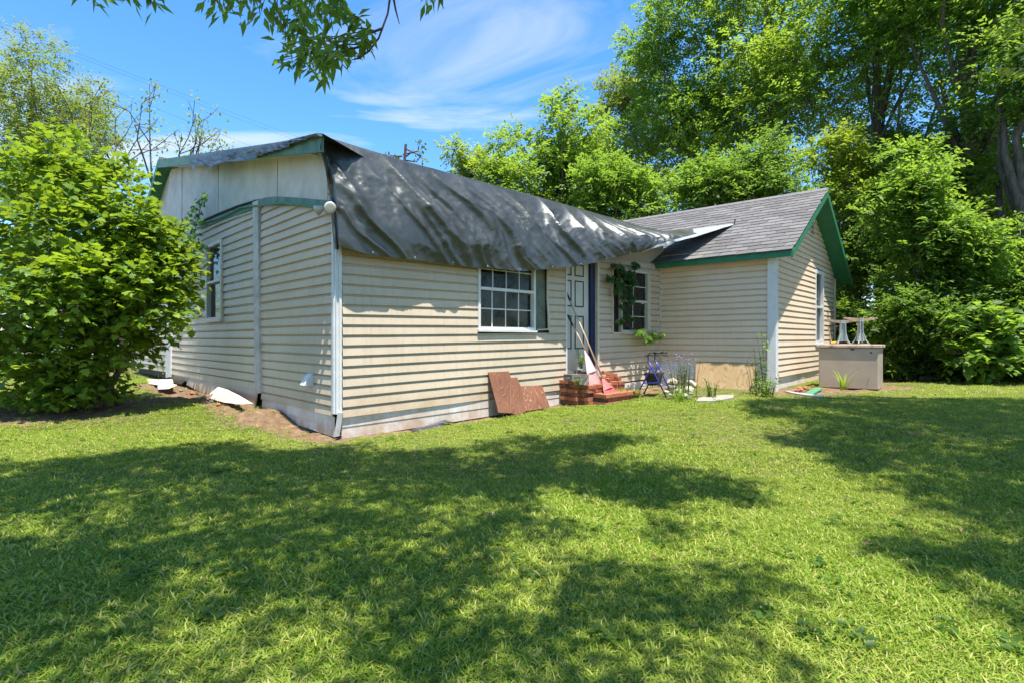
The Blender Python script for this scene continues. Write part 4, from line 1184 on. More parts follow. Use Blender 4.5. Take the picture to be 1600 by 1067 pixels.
# ---- rollator walker
wp = on_ground(1022, 618); 
fw_ = unit(vec(0.86, -0.50, 0)); lt = unit(vec(0.50, 0.86, 0))
walker = thing('rollator', 'folding walker with blue legs, black seat and a bag under it, beside the brick steps', 'walker', tuple(wp))
def wl(x, y, z): return wp + lt * x + fw_ * y + UP * z * 1.0
for sx_ in (-1, 1):
    x = sx_ * 0.22
    mb = MB(); mb.tube([wl(x, 0.27, 0.02), wl(x, 0.03, 0.50), wl(x, -0.04, 0.64)], 0.0125, 8); mb.obj('leg', M_BLUEMET, walker, smooth=True)
    mb = MB(); mb.tube([wl(x, -0.25, 0.02), wl(x, -0.02, 0.46), wl(x, 0.03, 0.56)], 0.0125, 8); mb.obj('leg', M_BLUEMET, walker, smooth=True)
    mb = MB(); mb.tube([wl(x, -0.04, 0.60), wl(x, -0.05, 0.74), wl(x, -0.02, 0.775), wl(x, 0.06, 0.78)], 0.010, 8); mb.obj('handle_post', M_BLACKP, walker, smooth=True)
    mb = MB(); mb.tube([wl(x, 0.04, 0.78), wl(x, 0.18, 0.785)], [0.016, 0.018], 8); mb.obj('grip', M_BLACKP, walker, smooth=True)
    mb = MB(); mb.tube([wl(x, 0.06, 0.765), wl(x, 0.12, 0.735), wl(x, 0.19, 0.735)], 0.006, 6); mb.obj('brake_lever', M_BLACKP, walker)
    mb = MB(); mb.tube([wl(x, -0.14, 0.24), wl(x, 0.15, 0.26)], 0.008, 6); mb.obj('side_bar', M_BLUEMET, walker)
    mb = MB(); mb.tube([wl(x, 0.03, 0.50), wl(x, -0.16, 0.46), wl(x, -0.22, 0.52)], 0.008, 6); mb.obj('cable', M_BLACKP, walker)
    for y_ in (0.27, -0.25):
        mb = MB(); mb.tube([wl(x, y_ + 0.005, 0.0), wl(x, y_ - 0.005 * np.sign(y_), 0.05)], 0.018, 8); mb.obj('rubber_tip', M_BLACKP, walker)
mb = MB(); mb.box(wl(0, 0.0, 0.40), lt * 0.20, fw_ * 0.13, UP * 0.018); mb.obj('seat', M_BLACKP, walker)
mb = MB(); mb.slab([wl(-.16, .11, .375), wl(.16, .11, .375), wl(.16, -.11, .375), wl(-.16, -.11, .375)], UP * 0); mb = MB()
mb.add([wl(a * .17, b * .11, .375) for a, b in ((-1, -1), (1, -1), (1, 1), (-1, 1))] + [wl(a * .14, b * .08, .20) for a, b in ((-1, -1), (1, -1), (1, 1), (-1, 1))],
       [(0, 1, 2, 3), (7, 6, 5, 4), (0, 4, 5, 1), (1, 5, 6, 2), (2, 6, 7, 3), (3, 7, 4, 0)]); mb.obj('bag', M_BLACKP, walker)
mb = MB(); mb.tube([wl(-.22, -.03, .72), wl(-.22, -.10, .73), wl(0, -.13, .74), wl(.22, -.10, .73), wl(.22, -.03, .72)], 0.011, 8); mb.obj('back_bar', M_BLACKP, walker, smooth=True)
mb = MB(); mb.tube([wl(-.22, .17, .20), wl(.22, .17, .20)], 0.008, 6); mb.obj('cross_bar', M_BLUEMET, walker)

ORD = ['leftmost', 'second from the left', 'third from the left', 'fourth from the left', 'fifth from the left', 'sixth from the left', 'seventh from the left', 'eighth from the left', 'ninth from the left', 'tenth from the left', 'eleventh from the left', 'second from the right', 'rightmost']
def ordinal(items, i):
    n = len(items); k = sorted(range(n), key=lambda q: items[q][0]).index(i)
    return 'rightmost' if k == n - 1 else ORD[k]
# ---- rubble heap: separate pale chunks
def chunk(seed, size, pos, mat, name, label, cat, group, flat=0.6):
    r = np.random.default_rng(seed)
    import bmesh
    bm = bmesh.new(); bmesh.ops.create_icosphere(bm, subdivisions=1, radius=1)
    pts = [Vector(unit(r.normal(size=3))) for _ in range(7)]; ds = r.uniform(0.55, 0.85, 7)
    for v in bm.verts:
        for p_, d_ in zip(pts, ds):
            k = v.co.dot(p_)
            if k > d_: v.co -= p_ * (k - d_)
        v.co = Vector((v.co.x * size * r.uniform(.9, 1.1), v.co.y * size * 0.8, v.co.z * size * flat))
    me = bpy.data.meshes.new(name); bm.to_mesh(me); bm.free(); me.materials.append(mat)
    o = place(name, me, Matrix.Translation(Vector(pos)) @ Matrix.Rotation(r.uniform(0, 6), 4, 'Z') @ Matrix.Rotation(r.uniform(-.4, .4), 4, 'X'))
    return tag(o, label, cat, group)
rub = [(1038, 588, .22, .06), (1052, 594, .20, .05), (1066, 592, .24, .10), (1047, 606, .17, 0.0), (1060, 610, .15, 0.0), (1074, 607, .15, 0.0), (1080, 598, .17, .05), (1040, 612, .10, 0.0), (1070, 616, .10, 0.0), (1055, 584, .18, .20), (1078, 585, .14, .16), (1030, 600, .12, 0.0), (1049, 617, .09, 0)]
for i, (x, y, s, dz) in enumerate(rub):
    gpt = on_ground(x, max(y + 8, 600)); hh = at_depth(x, y, gpt[1] + 0.05)
    chunk(100 + i, s * 0.95, (hh[0], hh[1], max(hh[2], gpt[2] + s * .12)), M_RUBBLE, 'rubble_chunk', 'pale plaster chunk, ' + ordinal(rub, i) + ' in the heap between walker and plywood', 'rubble', 'rubble heap by the wing wall', 0.40)
st_ = ((1079, 614, .07), (1088, 618, .06), (1093, 621, .05), (1076, 621, .06))
for i, (x, y, s) in enumerate(st_):
    p_ = on_ground(x, y + 3); chunk(140 + i, s, p_ + [0, 0, s * .3], M_CONC, 'stone', 'brown grey stone at the foot of the purple flowers, ' + ordinal(st_, i), 'stone', 'stones under the purple flowers')
# flat slab in the grass
q = [on_ground(*p_) + [0, 0, .035] for p_ in ((1088, 629), (1092, 624), (1120, 620), (1147, 619), (1145, 624), (1118, 629))]
mb = MB(); mb.slab(q, vec(0, 0, -0.07)); tag(mb.obj('paving_slab', M_STONE), 'flat pale stone slab in the grass before the plywood sheet', 'slab')
# green mat, brick bits and white pipe at the gable corner
q = [on_ground(*p_) + [0, 0, .03] for p_ in ((1256, 617), (1274, 607.5), (1285, 608.5), (1268, 619))]
mb = MB(); mb.slab(q, vec(0, 0, -0.025)); tag(mb.obj('door_mat', M_MAT), 'green mat lying on bare ground before the freezer', 'mat')
pp = [on_ground(*p_) + [0, 0, .03] for p_ in ((1228, 614), (1240, 616.5), (1258, 619), (1275, 621), (1288, 621.5))]
mb = MB(); mb.tube(pp, 0.022, 8); tag(mb.obj('white_pipe', M_PIPE, smooth=True), 'white plastic pipe lying in the grass edge by the gable wall', 'pipe')
bp_ = ((1246, 612, .075), (1252, 610, .07), (1258, 607, .07), (1249, 607, .06), (1262, 609, .05), (1270, 604, .05))
for i, (x, y, s) in enumerate(bp_):
    p_ = on_ground(x, y); chunk(160 + i, s, p_ + [0, 0, s * .3], M_BRICK, 'brick_piece', 'broken brick piece on the dirt beside the green mat, ' + ordinal(bp_, i), 'brick', 'broken bricks by the gable wall')

# ---- chest freezer by the gable wall
fb = on_ground(1348, 607.5)
fx, fy = np.array([ng[0], ng[1], 0]), np.array([tg[0], tg[1], 0])
f0 = on_ground(1279, 603.5)
FLn = 1.02; FDp = 0.62; FH = 0.80
corner = np.array([f0[0], f0[1], float(elev(f0[0], f0[1])) - 0.01])
freezer = thing('chest_freezer', 'old beige chest freezer with a peeling lid beside the gable wall', 'freezer', tuple(corner))
mb = MB(); mb.box(corner + fx * FLn / 2 + fy * FDp / 2 + UP * FH / 2, fx * FLn / 2, fy * FDp / 2, UP * FH / 2)
body = mb.obj('body', M_FREEZER, freezer)
bv = body.modifiers.new('bevel', 'BEVEL'); bv.width = 0.018; bv.segments = 2
mb = MB(); mb.box(corner + fx * (FLn / 2) + fy * FDp / 2 + UP * (FH + 0.034), fx * (FLn / 2 + 0.035), fy * (FDp / 2 + 0.03), UP * 0.03)
lid = mb.obj('lid', M_FREEZTOP, freezer)
bv = lid.modifiers.new('bevel', 'BEVEL'); bv.width = 0.012; bv.segments = 2
mb = MB(); mb.box(corner + fx * FLn * .58 - fy * 0.006 + UP * (FH - 0.03), fx * .03, fy * .006, UP * .014); mb.obj('latch', M_BLACKP, freezer)
mb = MB(); mb.box(corner + fx * FLn * .88 - fy * 0.004 + UP * (FH - 0.09), fx * .014, fy * .005, UP * .014); mb.obj('key_lock', M_BLACKP, freezer)
mb = MB(); mb.box(corner + fx * FLn / 2 + fy * FDp / 2 + UP * (FH + 0.0025), fx * (FLn / 2 - .01), fy * (FDp / 2 - .01), UP * .003); mb.obj('gasket', M_BLACKP, freezer)
# two pedestal table bases standing on the lid
def pedestal(lu_, ld_, label, hgt, baryaw, barlen, waist):
    zt_ = corner[2] + FH + 0.064
    b = corner + fx * lu_ + fy * ld_; b[2] = zt_
    root = thing('table_pedestal', label, 'table base', tuple(b), 'pedestal table bases on the freezer')
    bd = unit(vec(math.cos(baryaw), math.sin(baryaw), 0)); bs = vec(-bd[1], bd[0], 0)
    for i in (-1, 1):
        for j in (-1, 1):
            m = MB(); m.tube([b + bd * i * .12 + bs * j * .10, b + bd * i * .075 + bs * j * .06 + UP * hgt * .18, b + bd * i * waist + bs * j * .035 + UP * hgt * .5, b + bd * i * waist * .85 + bs * j * .03 + UP * hgt], [.012, .013, .013, .012], 6)
            m.obj('leg', M_GALV, root)
    m = MB(); m.add([b + bd * i * .08 + bs * j * .012 + UP * .06 for i in (-1, 1) for j in (-1, 1)] + [b + bd * i * waist + bs * j * .012 + UP * hgt * .95 for i in (-1, 1) for j in (-1, 1)], [(0, 1, 5, 4), (2, 6, 7, 3), (0, 4, 6, 2), (1, 3, 7, 5), (4, 5, 7, 6)])
    m.obj('column', M_GALV, root)
    m = MB(); m.box(b + UP * .008, bd * .13, bs * .11, UP * .008); m.obj('foot_plate', M_RUST, root)
    m = MB()
    for s_ in (-1, 1):
        m.add([b + UP * hgt + bs * .028 + bd * 0.03 * s_, b + UP * hgt - bs * .028 + bd * .03 * s_, b + UP * (hgt + .055) + bd * s_ * barlen - bs * .022, b + UP * (hgt + .055) + bd * s_ * barlen + bs * .022] +
              [b + UP * (hgt + .06) + bs * .028 + bd * 0.0 * s_, b + UP * (hgt + .06) - bs * .028 + bd * .0 * s_, b + UP * (hgt + .085) + bd * s_ * barlen - bs * .022, b + UP * (hgt + .085) + bd * s_ * barlen + bs * .022],
              [(0, 1, 2, 3), (7, 6, 5, 4), (0, 4, 5, 1), (1, 5, 6, 2), (2, 6, 7, 3), (3, 7, 4, 0)])
    m.obj('top_bar', M_RUST, root)
    m = MB(); m.box(b + UP * (hgt + .03), bd * .045, bs * .04, UP * .035); m.obj('bracket', M_GALV, root)
pedestal(0.40, 0.17, 'shorter pedestal table base with a rusty bar, nearer the house wall on the freezer lid', 0.42, 2.75, 0.33, 0.045)
pedestal(0.66, 0.45, 'taller flared pedestal table base on the freezer lid, farther from the house wall', 0.46, 0.10, 0.36, 0.030)
tb = corner + fx * 0.14 + fy * 0.5 + UP * (FH + .066)
tool = thing('hand_tool', 'hand tool with a yellow grip and reddish shaft on the freezer against the wall', 'tool', tuple(tb))
mb = MB(); mb.tube([tb + UP * .02, tb + UP * .04 + fx * .13], [.028, .024], 8); mb.obj('grip', M_YEL, tool)
mb = MB(); mb.tube([tb + UP * .02, tb + UP * .36 - fx * .06], [.012, .012], 6); mb.obj('shaft', M_RUST, tool)

M_POSTW = simple('dirty_white_foam', (0.62, 0.60, 0.56), (0.40, 0.33, 0.26), 0.8, 4, bstr=0.5)
# ---- broken white pieces, stones and bricks along the end wall
def flake(px_poly, off0, off1, lab, mat=M_SKIRT, name='board_fragment', cat='fragment', group='broken white pieces along the end wall'):
    V = []
    for i, (x, y) in enumerate(px_poly):
        V.append(W_LEFT.hit(x, y, off0 + (off1 - off0) * (y - min(p[1] for p in px_poly)) / (max(p[1] for p in px_poly) - min(p[1] for p in px_poly) + 1e-6)))
    mb = MB(); mb.slab(V, -W_LEFT.n * 0.014); return tag(mb.obj(name, mat), lab, cat, group)
flake([(340, 604), (354, 608), (372, 617), (394, 630), (376, 631), (350, 628), (327, 622), (328, 614)], 0.12, 0.40, 'large white torn panel slanting at the foot of the end wall', M_POSTW)
flake([(220, 590), (240, 592), (268, 592), (270, 598), (248, 601), (222, 598)], 0.10, 0.5, 'white board piece at the foot of the bright post')
flake([(246, 600), (262, 597), (276, 601), (262, 607), (247, 608)], 0.35, 0.7, 'small white splinter lying on the bare dirt by the bright post')
es_ = ((341, 634, .06), (318, 623, .08), (330, 628, .05), (300, 615, .07), (282, 611, .07), (262, 607, .08))
for i, (x, y, s) in enumerate(es_):
    p_ = on_ground(x, y); chunk(180 + i, s, p_ + [0, 0, s * .25], M_BRICK if i in (0, 3) else M_CONC, 'stone', 'lumpy stone on the dirt along the end wall, ' + ordinal(es_, i), 'stone', 'stones along the end wall')

# ---- dark log at the edge of the wood
mb = MB(); a = on_ground(1438, 595); b = on_ground(1515, 594.5)
mb.tube([a + UP * .05, (a + b) / 2 + UP * .09, b + UP * .06], [.06, .075, .05], 8); tag(mb.obj('fallen_log', M_BARK), 'dark fallen log at the edge of the dark shrubs', 'log')

# ---- overhead wires
for i, (a, b, lab) in enumerate((((0, 36, 26), (640, 275, 60), 'uppermost thin overhead wire crossing the blue sky on the left'), ((0, 41, 26), (640, 282, 60), 'thin overhead wire just under the uppermost one'), ((0, 68, 24), (560, 290, 55), 'third wire down, fading above the gable'), ((-60, 128, 22), (400, 240, 45), 'lowest overhead wire behind the bare twigs'))):
    A_, B_ = at_depth(*a), at_depth(*b)
    P_ = [A_ * (1 - t) + B_ * t - UP * 0.25 * 4 * t * (1 - t) for t in np.linspace(0, 1, 24)]
    mb = MB(); mb.tube(P_, 0.006, 4); tag(mb.obj('power_line', M_WIRE), lab, 'wire', 'overhead wires')

# ---- pale car and grey shed seen under the fig branches
cb = vec(-17.2, 24.5, float(elev(-17.2, 24.5)))
car = thing('parked_car', 'pale blue car half hidden behind the fig bush', 'car', tuple(cb))
cxv = unit(vec(0.85, 0.5, 0)); cyv = vec(-cxv[1], cxv[0], 0)
prof = [(-2.1, .35), (2.1, .35), (2.15, .62), (1.95, .85), (1.1, .95), (.55, 1.38), (-.9, 1.42), (-1.65, .98), (-2.1, .9), (-2.18, .6)]
mb = MB(); mb.slab([cb + cxv * x + UP * z - cyv * .82 for x, z in prof], cyv * 1.64); mb.obj('body', M_CAR, car)
for s_ in (-1, 1):
    mb = MB(); mb.slab([cb + cxv * x + UP * z + cyv * s_ * .826 for x, z in ((-1.4, .98), (.95, .98), (.5, 1.32), (-.85, 1.35))], cyv * s_ * .01); mb.obj('side_window', M_GLASS, car)
    for x in (-1.3, 1.3):
        c_ = cb + cxv * x + UP * .32 + cyv * s_ * .78
        mb = MB(); mb.tube([c_ - cyv * .1, c_ + cyv * .1], .32, 16); wh = mb.obj('wheel', M_BLACKP, car)
        mb = MB(); mb.tube([c_ + cyv * s_ * .1, c_ + cyv * s_ * .115], .19, 12); mb.obj('rim', M_GREYPLAS, wh)
mb = MB(); mb.slab([cb + cxv * 1.12 + UP * .97 - cyv * .7, cb + cxv * 1.12 + UP * .97 + cyv * .7, cb + cxv * .58 + UP * 1.37 + cyv * .62, cb + cxv * .58 + UP * 1.37 - cyv * .62], unit(vec(*(cxv * .6 + UP * .7))) * .012); mb.obj('windshield', M_GLASS, car)
for s_ in (-1, 1):
    mb = MB(); mb.box(cb + cxv * 2.1 + UP * .68 + cyv * s_ * .6, cxv * .06, cyv * .16, UP * .07); mb.obj('headlight', M_LAMP, car)
sb = vec(-25.0, 36.0, float(elev(-25.0, 36)))
shed = thing('grey_house', 'grey sided neighbouring house glimpsed behind the fig leaves', 'house', tuple(sb))
hx, hy = unit(vec(.9, .3, 0)), unit(vec(-.3, .9, 0))
mb = MB(); mb.box(sb + UP * 1.35, hx * 4, hy * 3, UP * 1.35); mb.obj('wall', M_GREYWALL, shed)
mb = MB()
for s_ in (-1, 1):
    mb.slab([sb + hx * -4.3 + UP * 4.2, sb + hx * 4.3 + UP * 4.2, sb + hx * 4.3 + hy * s_ * 3.4 + UP * 2.55, sb + hx * -4.3 + hy * s_ * 3.4 + UP * 2.55], UP * .12)
mb.obj('roof', M_SHING, shed)
for k in (-2, 1):
    mb = MB(); mb.box(sb + hx * k - hy * 3.01 + UP * 1.5, hx * .5, hy * .03, UP * .6); f_ = mb.obj('window', M_WHITE, shed)
    mb = MB(); mb.box(sb + hx * k - hy * 3.035 + UP * 1.5, hx * .42, hy * .02, UP * .52); mb.obj('pane', M_GLASS, f_)

# ================================================================== FOLIAGE
FR = np.random.default_rng(21)
def rnd_unit(n):
    v = FR.normal(size=(n, 3)); return v / np.linalg.norm(v, axis=1)[:, None]
def norm(v): return v / (np.linalg.norm(v, axis=-1, keepdims=True) + 1e-9)
def leaf_geo(Pb, Ax, Nr, L, Wd, fold=0.10, droop=0.15):
    n = len(Pb); S_ = norm(np.cross(Nr, Ax)); N_ = np.cross(Ax, S_)
    L = np.broadcast_to(L, (n,))[:, None]; Wd = np.broadcast_to(Wd, (n,))[:, None]
    v0 = Pb; v1 = Pb + Ax * L * .42 + S_ * Wd * .5 + N_ * fold * Wd; v2 = Pb + Ax * L - N_ * L * droop; v3 = Pb + Ax * L * .42 - S_ * Wd * .5 + N_ * fold * Wd
    V = np.stack([v0, v1, v2, v3], 1).reshape(-1, 3)
    b = (np.arange(n) * 4)[:, None]
    F = np.concatenate([b + [[0, 1, 2]], b + [[0, 2, 3]]], 0)
    return V, F
FIG = np.array([(0, 0), (.10, .02), (.42, .18), (.50, .40), (.30, .42), (.38, .72), (.22, .70), (0, 1.0), (-.22, .70), (-.38, .72), (-.30, .42), (-.50, .40), (-.42, .18), (-.10, .02)])
def fig_geo(Pb, Ax, Nr, L, droop=0.2):
    n = len(Pb); S_ = norm(np.cross(Nr, Ax)); N_ = np.cross(Ax, S_); L = np.broadcast_to(L, (n,))[:, None, None]
    m = len(FIG); x = FIG[:, 0][None, :, None]; y = FIG[:, 1][None, :, None]
    V = Pb[:, None] + L * (S_[:, None] * x + Ax[:, None] * y + N_[:, None] * (0.18 * np.abs(x) - droop * y * y))
    ctr = Pb[:, None] + L * (Ax[:, None] * .4 - N_[:, None] * (droop * .16))
    V = np.concatenate([V, ctr], 1)
    b = (np.arange(n) * (m + 1))[:, None]
    F = np.concatenate([b + [[i, (i + 1) % m, m]] for i in range(m)], 0)
    return V.reshape(-1, 3), F, m + 1
def sprays(C, R, nspr, per, L, flat=0.65, up=0.15, spread=0.42, outw=0.8):
    """leaf positions/axes/normals: sprays of leaves spread through clump spheres"""
    C = np.asarray(C, float); R = np.asarray(R, float)
    w = R ** 2 / np.sum(R ** 2); ci = FR.choice(len(C), nspr, p=w)
    d = rnd_unit(nspr); rad = R[ci] * FR.random(nspr) ** (1 / 2.0)
    pos = C[ci] + d * rad[:, None] * np.array([1, 1, flat])
    ax = norm(d * outw + rnd_unit(nspr) * 0.55 + np.array([0, 0, up]))
    t = np.linspace(0.1, 1, per)[None, :, None]
    lens = FR.uniform(0.6, 1.2, nspr)[:, None, None] * spread
    sg = np.where(np.arange(per) % 2 == 0, 1.0, -1.0)[None, :, None]
    nr0 = norm(np.array([0, 0, 1.0])[None] + rnd_unit(nspr) * 0.45)
    sd = norm(np.cross(nr0, ax))
    P_ = pos[:, None] + ax[:, None] * t * lens - np.array([0, 0, 1.0]) * (t ** 2) * lens * .18
    A_ = norm(ax[:, None] * .55 + sd[:, None] * sg * .8 + FR.normal(size=(nspr, per, 3)) * .22 + np.array([0, 0, -.12]))
    N_ = norm(nr0[:, None] + FR.normal(size=(nspr, per, 3)) * .34 + 0 * A_)
    Ls = L * FR.uniform(.65, 1.2, (nspr, per))
    tint = np.clip(FR.normal(0.45, .13, len(C))[ci][:, None] + FR.normal(0, .15, (nspr, 1)) + FR.normal(0, .14, (nspr, per)), 0, 1)
    return P_.reshape(-1, 3), A_.reshape(-1, 3), N_.reshape(-1, 3), Ls.ravel(), tint.ravel(), pos
def crown_obj(name, parent, mat, C, R, nspr, per, L, wr=0.5, kind=True, **kw):
    P_, A_, N_, Ls, ti, pos = sprays(C, R, nspr, per, L, **kw)
    V, F = leaf_geo(P_, A_, N_, Ls, Ls * wr)
    o = new_obj(name, V, F, mat, parent, attrs={'tint': np.repeat(ti, 4)})
    return o, pos
def limbs(mb, base, top, r0, C, R, nl=10, wig=0.25, twig=None, ntw=0):
    base = np.asarray(base, float); top = np.asarray(top, float); n = 9
    ts = np.linspace(0, 1, n); L = np.linalg.norm(top - base)
    ph = FR.uniform(0, 6, 4)
    trunk = np.array([base + (top - base) * t + np.array([math.sin(3 * t + ph[0]) - math.sin(ph[0]), math.sin(2.5 * t + ph[1]) - math.sin(ph[1]), 0]) * wig * L * .06 for t in ts])
    rad = r0 * (1 - 0.75 * ts) * np.where(ts < .06, 1.35, 1.0)
    mb.tube(trunk, rad, 9)
    order = np.argsort(-np.asarray(R))[:nl]
    for i in order:
        c = np.asarray(C[i]); h = (c[2] - base[2]) / max(top[2] - base[2], .1)
        t0 = np.clip(h - .28 - .15 * FR.random(), 0.18, .9); s_ = base + (top - base) * t0
        k = t0 * (n - 1); i0 = int(k); s_ = trunk[i0] + (trunk[min(i0 + 1, n - 1)] - trunk[i0]) * (k - i0)
        mid = (s_ + c) / 2 + rnd_unit(1)[0] * np.linalg.norm(c - s_) * .1 + np.array([0, 0, .08 * np.linalg.norm(c - s_)])
        rr_ = max(r0 * (1 - .75 * t0) * .42, 0.012)
        mb.tube([s_, (s_ + mid) / 2 + rnd_unit(1)[0] * .05, mid, (mid + c) / 2 + rnd_unit(1)[0] * .06, c], [rr_, rr_ * .85, rr_ * .65, rr_ * .45, rr_ * .2], 6, cap=False)
    return trunk
def add_twigs(mb, P_, C, n, r=0.006):
    C = np.asarray(C)
    for p in P_[FR.choice(len(P_), min(n, len(P_)), replace=False)]:
        c = C[np.argmin(np.linalg.norm(C - p, axis=1))]
        m_ = (p + c) / 2 + rnd_unit(1)[0] * .08
        mb.tube([c, m_, p], [r * 1.8, r * 1.2, r * .5], 4, cap=False)
def ellipsoid_clumps(ctr, rx, ry, rz, n, rmin, rmax, shell=0.5):
    d = rnd_unit(n); rr_ = FR.random(n) ** shell
    C = np.asarray(ctr)[None] + d * rr_[:, None] * np.array([rx, ry, rz])
    return C, FR.uniform(rmin, rmax, n)
def tree(name, label, cat, group, base, top, r0, C, R, mat, nspr, per, L, wr=.5, bark=None, nl=10, ntw=60, wig=.25, **kw):
    base = np.asarray(base, float)
    root = thing(name, label, cat, tuple(base), group)
    o, pos = crown_obj('crown', root, mat, C, R, nspr, per, L, wr, **kw)
    mb = MB(); limbs(mb, base - [0, 0, .05], top, r0, C, R, nl, wig)
    if ntw: add_twigs(mb, pos, C, ntw, 0.007)
    mb.obj('trunk', bark or M_BARK, root, smooth=True)
    return root
def px_crown(cx, ytop, ybot, hw, Z, n, rfrac=(0.13, 0.40), depth=0.8):
    n = int(n * 1.5)
    t = at_depth(cx, ytop, Z); b = at_depth(cx, ybot, Z); w = hw * Z / FPX
    C, R = ellipsoid_clumps((t + b) / 2, w * .95, w * depth, (t[2] - b[2]) / 2 * .95, n, w * rfrac[0], w * rfrac[1])
    return C, R
# --- trees beyond the house: cx, top px, bottom px, half width px, depth, material, clumps, sprays, leaf, label
GRP = 'trees beyond the house and along its right side'
TREES = [
 (728, 206, 330, 34, 21, L_YEL, 9, 420, .13, 'small pale green tree just right of the tarp ridge', 10),
 (785, 200, 360, 48, 19, L_BRIGHT, 13, 900, .13, 'airy light green tree left of the tall leafy one behind the roof', 11),
 (868, 148, 370, 78, 20, L_BRIGHT, 20, 1700, .17, 'tall tree with long drooping bright leaves behind the middle of the roof', 11),
 (985, 92, 360, 72, 27, L_GREY, 22, 1900, .17, 'dull olive tree standing farthest back beside the blue sky', 13),
 (960, 255, 370, 70, 17, L_MID, 16, 1200, .12, 'low bright green tree just above the roof valley', 8),
 (1085, -90, 340, 120, 23, L_MID, 34, 4400, .16, 'tall mid green tree edging the open sky', 16),
 (1075, 250, 365, 80, 17, L_MID, 16, 1300, .12, 'bushy green tree behind the wing ridge', 8),
 (1215, -190, 310, 150, 21, L_BRIGHT, 40, 5400, .15, 'very tall bright tree behind the shingled wing', 17),
 (1190, 225, 350, 95, 16, L_DARK, 20, 1900, .11, 'leafy tree rising behind the middle of the shingle roof', 7),
 (1318, 205, 335, 70, 16.5, L_YEL, 16, 1150, .11, 'small yellow green tree with layered sprays beside the green gable', 6),
 (1385, -230, 260, 165, 18, L_MID, 42, 5200, .14, 'tall dense tree with a leaning dark limb right of the gable', 17),
 (1545, -260, 250, 190, 15.5, L_BRIGHT, 44, 4800, .13, 'large tree with a pale forked trunk at the right', 15),
 (1640, -240, 330, 150, 13.5, L_MID, 34, 3000, .12, 'large dark trunked tree at the right picture edge', 14),
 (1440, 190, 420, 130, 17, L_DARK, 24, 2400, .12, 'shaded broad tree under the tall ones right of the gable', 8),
 (1490, 215, 400, 95, 16.6, L_BRIGHT, 20, 1900, .13, 'light leafed tree filling the gap left of the pale forked trunk', 8),
 (1590, 230, 420, 80, 17.5, L_MID, 18, 1700, .13, 'mid green tree seen between the two big trunks', 9),
 (1425, 215, 420, 62, 13.2, L_MID, 15, 1050, .12, 'light crowned tree just right of the yellow green one', 6),
 (1490, 300, 470, 55, 12.8, L_MID, 13, 800, .12, 'low spreading tree in front of the pale forked trunk', 5),
 (1385, 180, 350, 85, 19, L_MID, 20, 1900, .13, 'middle sized green tree behind the yellow green one', 9),
 (1340, 300, 470, 70, 16, L_DARK, 14, 1300, .11, 'dark slender tree right behind the green gable soffit', 7),
]
for (cx, yt, yb2, hw, Z, mat, ncl, nsp, L_, lab, hgt) in TREES:
    C, R = px_crown(cx, yt, yb2, hw, Z, ncl)
    bx = EYE[0] + (cx - CX) / FPX * Z; base = G(bx, Z)
    if 'pale forked' in lab: base = G(*at_depth(1543, 600, 15.5)[:2])
    if 'dark trunked' in lab: base = G(*at_depth(1592, 600, 13.5)[:2])
    top = np.array([bx + FR.normal() * .4, Z + FR.normal() * .4, max(C[:, 2].max() - R.mean() * 1.9, base[2] + 1)])
    r0 = {'large tree with a pale forked trunk at the right': .34, 'large dark trunked tree at the right picture edge': .40}.get(lab, 0.015 + 0.011 * hgt if yt > 0 else 0.2)
    tree('tree', lab, 'tree', GRP, base, top, r0, C, R, mat, int(nsp * (0.74 if yt < 0 else 1.0)), 9, L_ * 1.15, nl=14, ntw=120, spread=.62 if hgt > 10 else .5, outw=1.1)
# fork of the pale trunk and a leaning limb
# --- shrubs at the wood's edge on the right
GS = 'shrubs along the wood edge on the right'
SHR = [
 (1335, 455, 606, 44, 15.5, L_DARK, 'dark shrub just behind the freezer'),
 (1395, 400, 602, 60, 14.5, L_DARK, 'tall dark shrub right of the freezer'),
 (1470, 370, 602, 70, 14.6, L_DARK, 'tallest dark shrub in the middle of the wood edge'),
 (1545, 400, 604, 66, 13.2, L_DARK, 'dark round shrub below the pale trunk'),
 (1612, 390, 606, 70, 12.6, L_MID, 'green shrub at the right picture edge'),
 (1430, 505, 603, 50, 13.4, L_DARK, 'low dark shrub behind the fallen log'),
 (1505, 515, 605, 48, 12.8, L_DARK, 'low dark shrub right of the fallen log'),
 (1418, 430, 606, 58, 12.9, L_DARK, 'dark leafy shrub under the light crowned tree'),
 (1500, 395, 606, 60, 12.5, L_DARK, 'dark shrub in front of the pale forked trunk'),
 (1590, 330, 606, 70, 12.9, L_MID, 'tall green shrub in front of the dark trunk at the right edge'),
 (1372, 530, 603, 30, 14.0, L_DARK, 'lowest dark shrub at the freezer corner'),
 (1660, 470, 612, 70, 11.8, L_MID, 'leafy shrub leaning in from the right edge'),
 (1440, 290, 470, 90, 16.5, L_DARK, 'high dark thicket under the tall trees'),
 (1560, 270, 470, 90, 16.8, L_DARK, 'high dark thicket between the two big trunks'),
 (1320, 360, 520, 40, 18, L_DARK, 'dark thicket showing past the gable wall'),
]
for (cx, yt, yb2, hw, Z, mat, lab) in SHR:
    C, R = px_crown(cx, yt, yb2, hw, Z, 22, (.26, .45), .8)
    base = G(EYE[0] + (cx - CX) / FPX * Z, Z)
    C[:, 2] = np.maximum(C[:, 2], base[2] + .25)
    tree('shrub', lab, 'shrub', GS, base, base + np.array([0, 0, C[:, 2].max() - base[2]]), 0.05, C, R, mat, 1150, 9, .11, .55, nl=12, ntw=60, spread=.35)
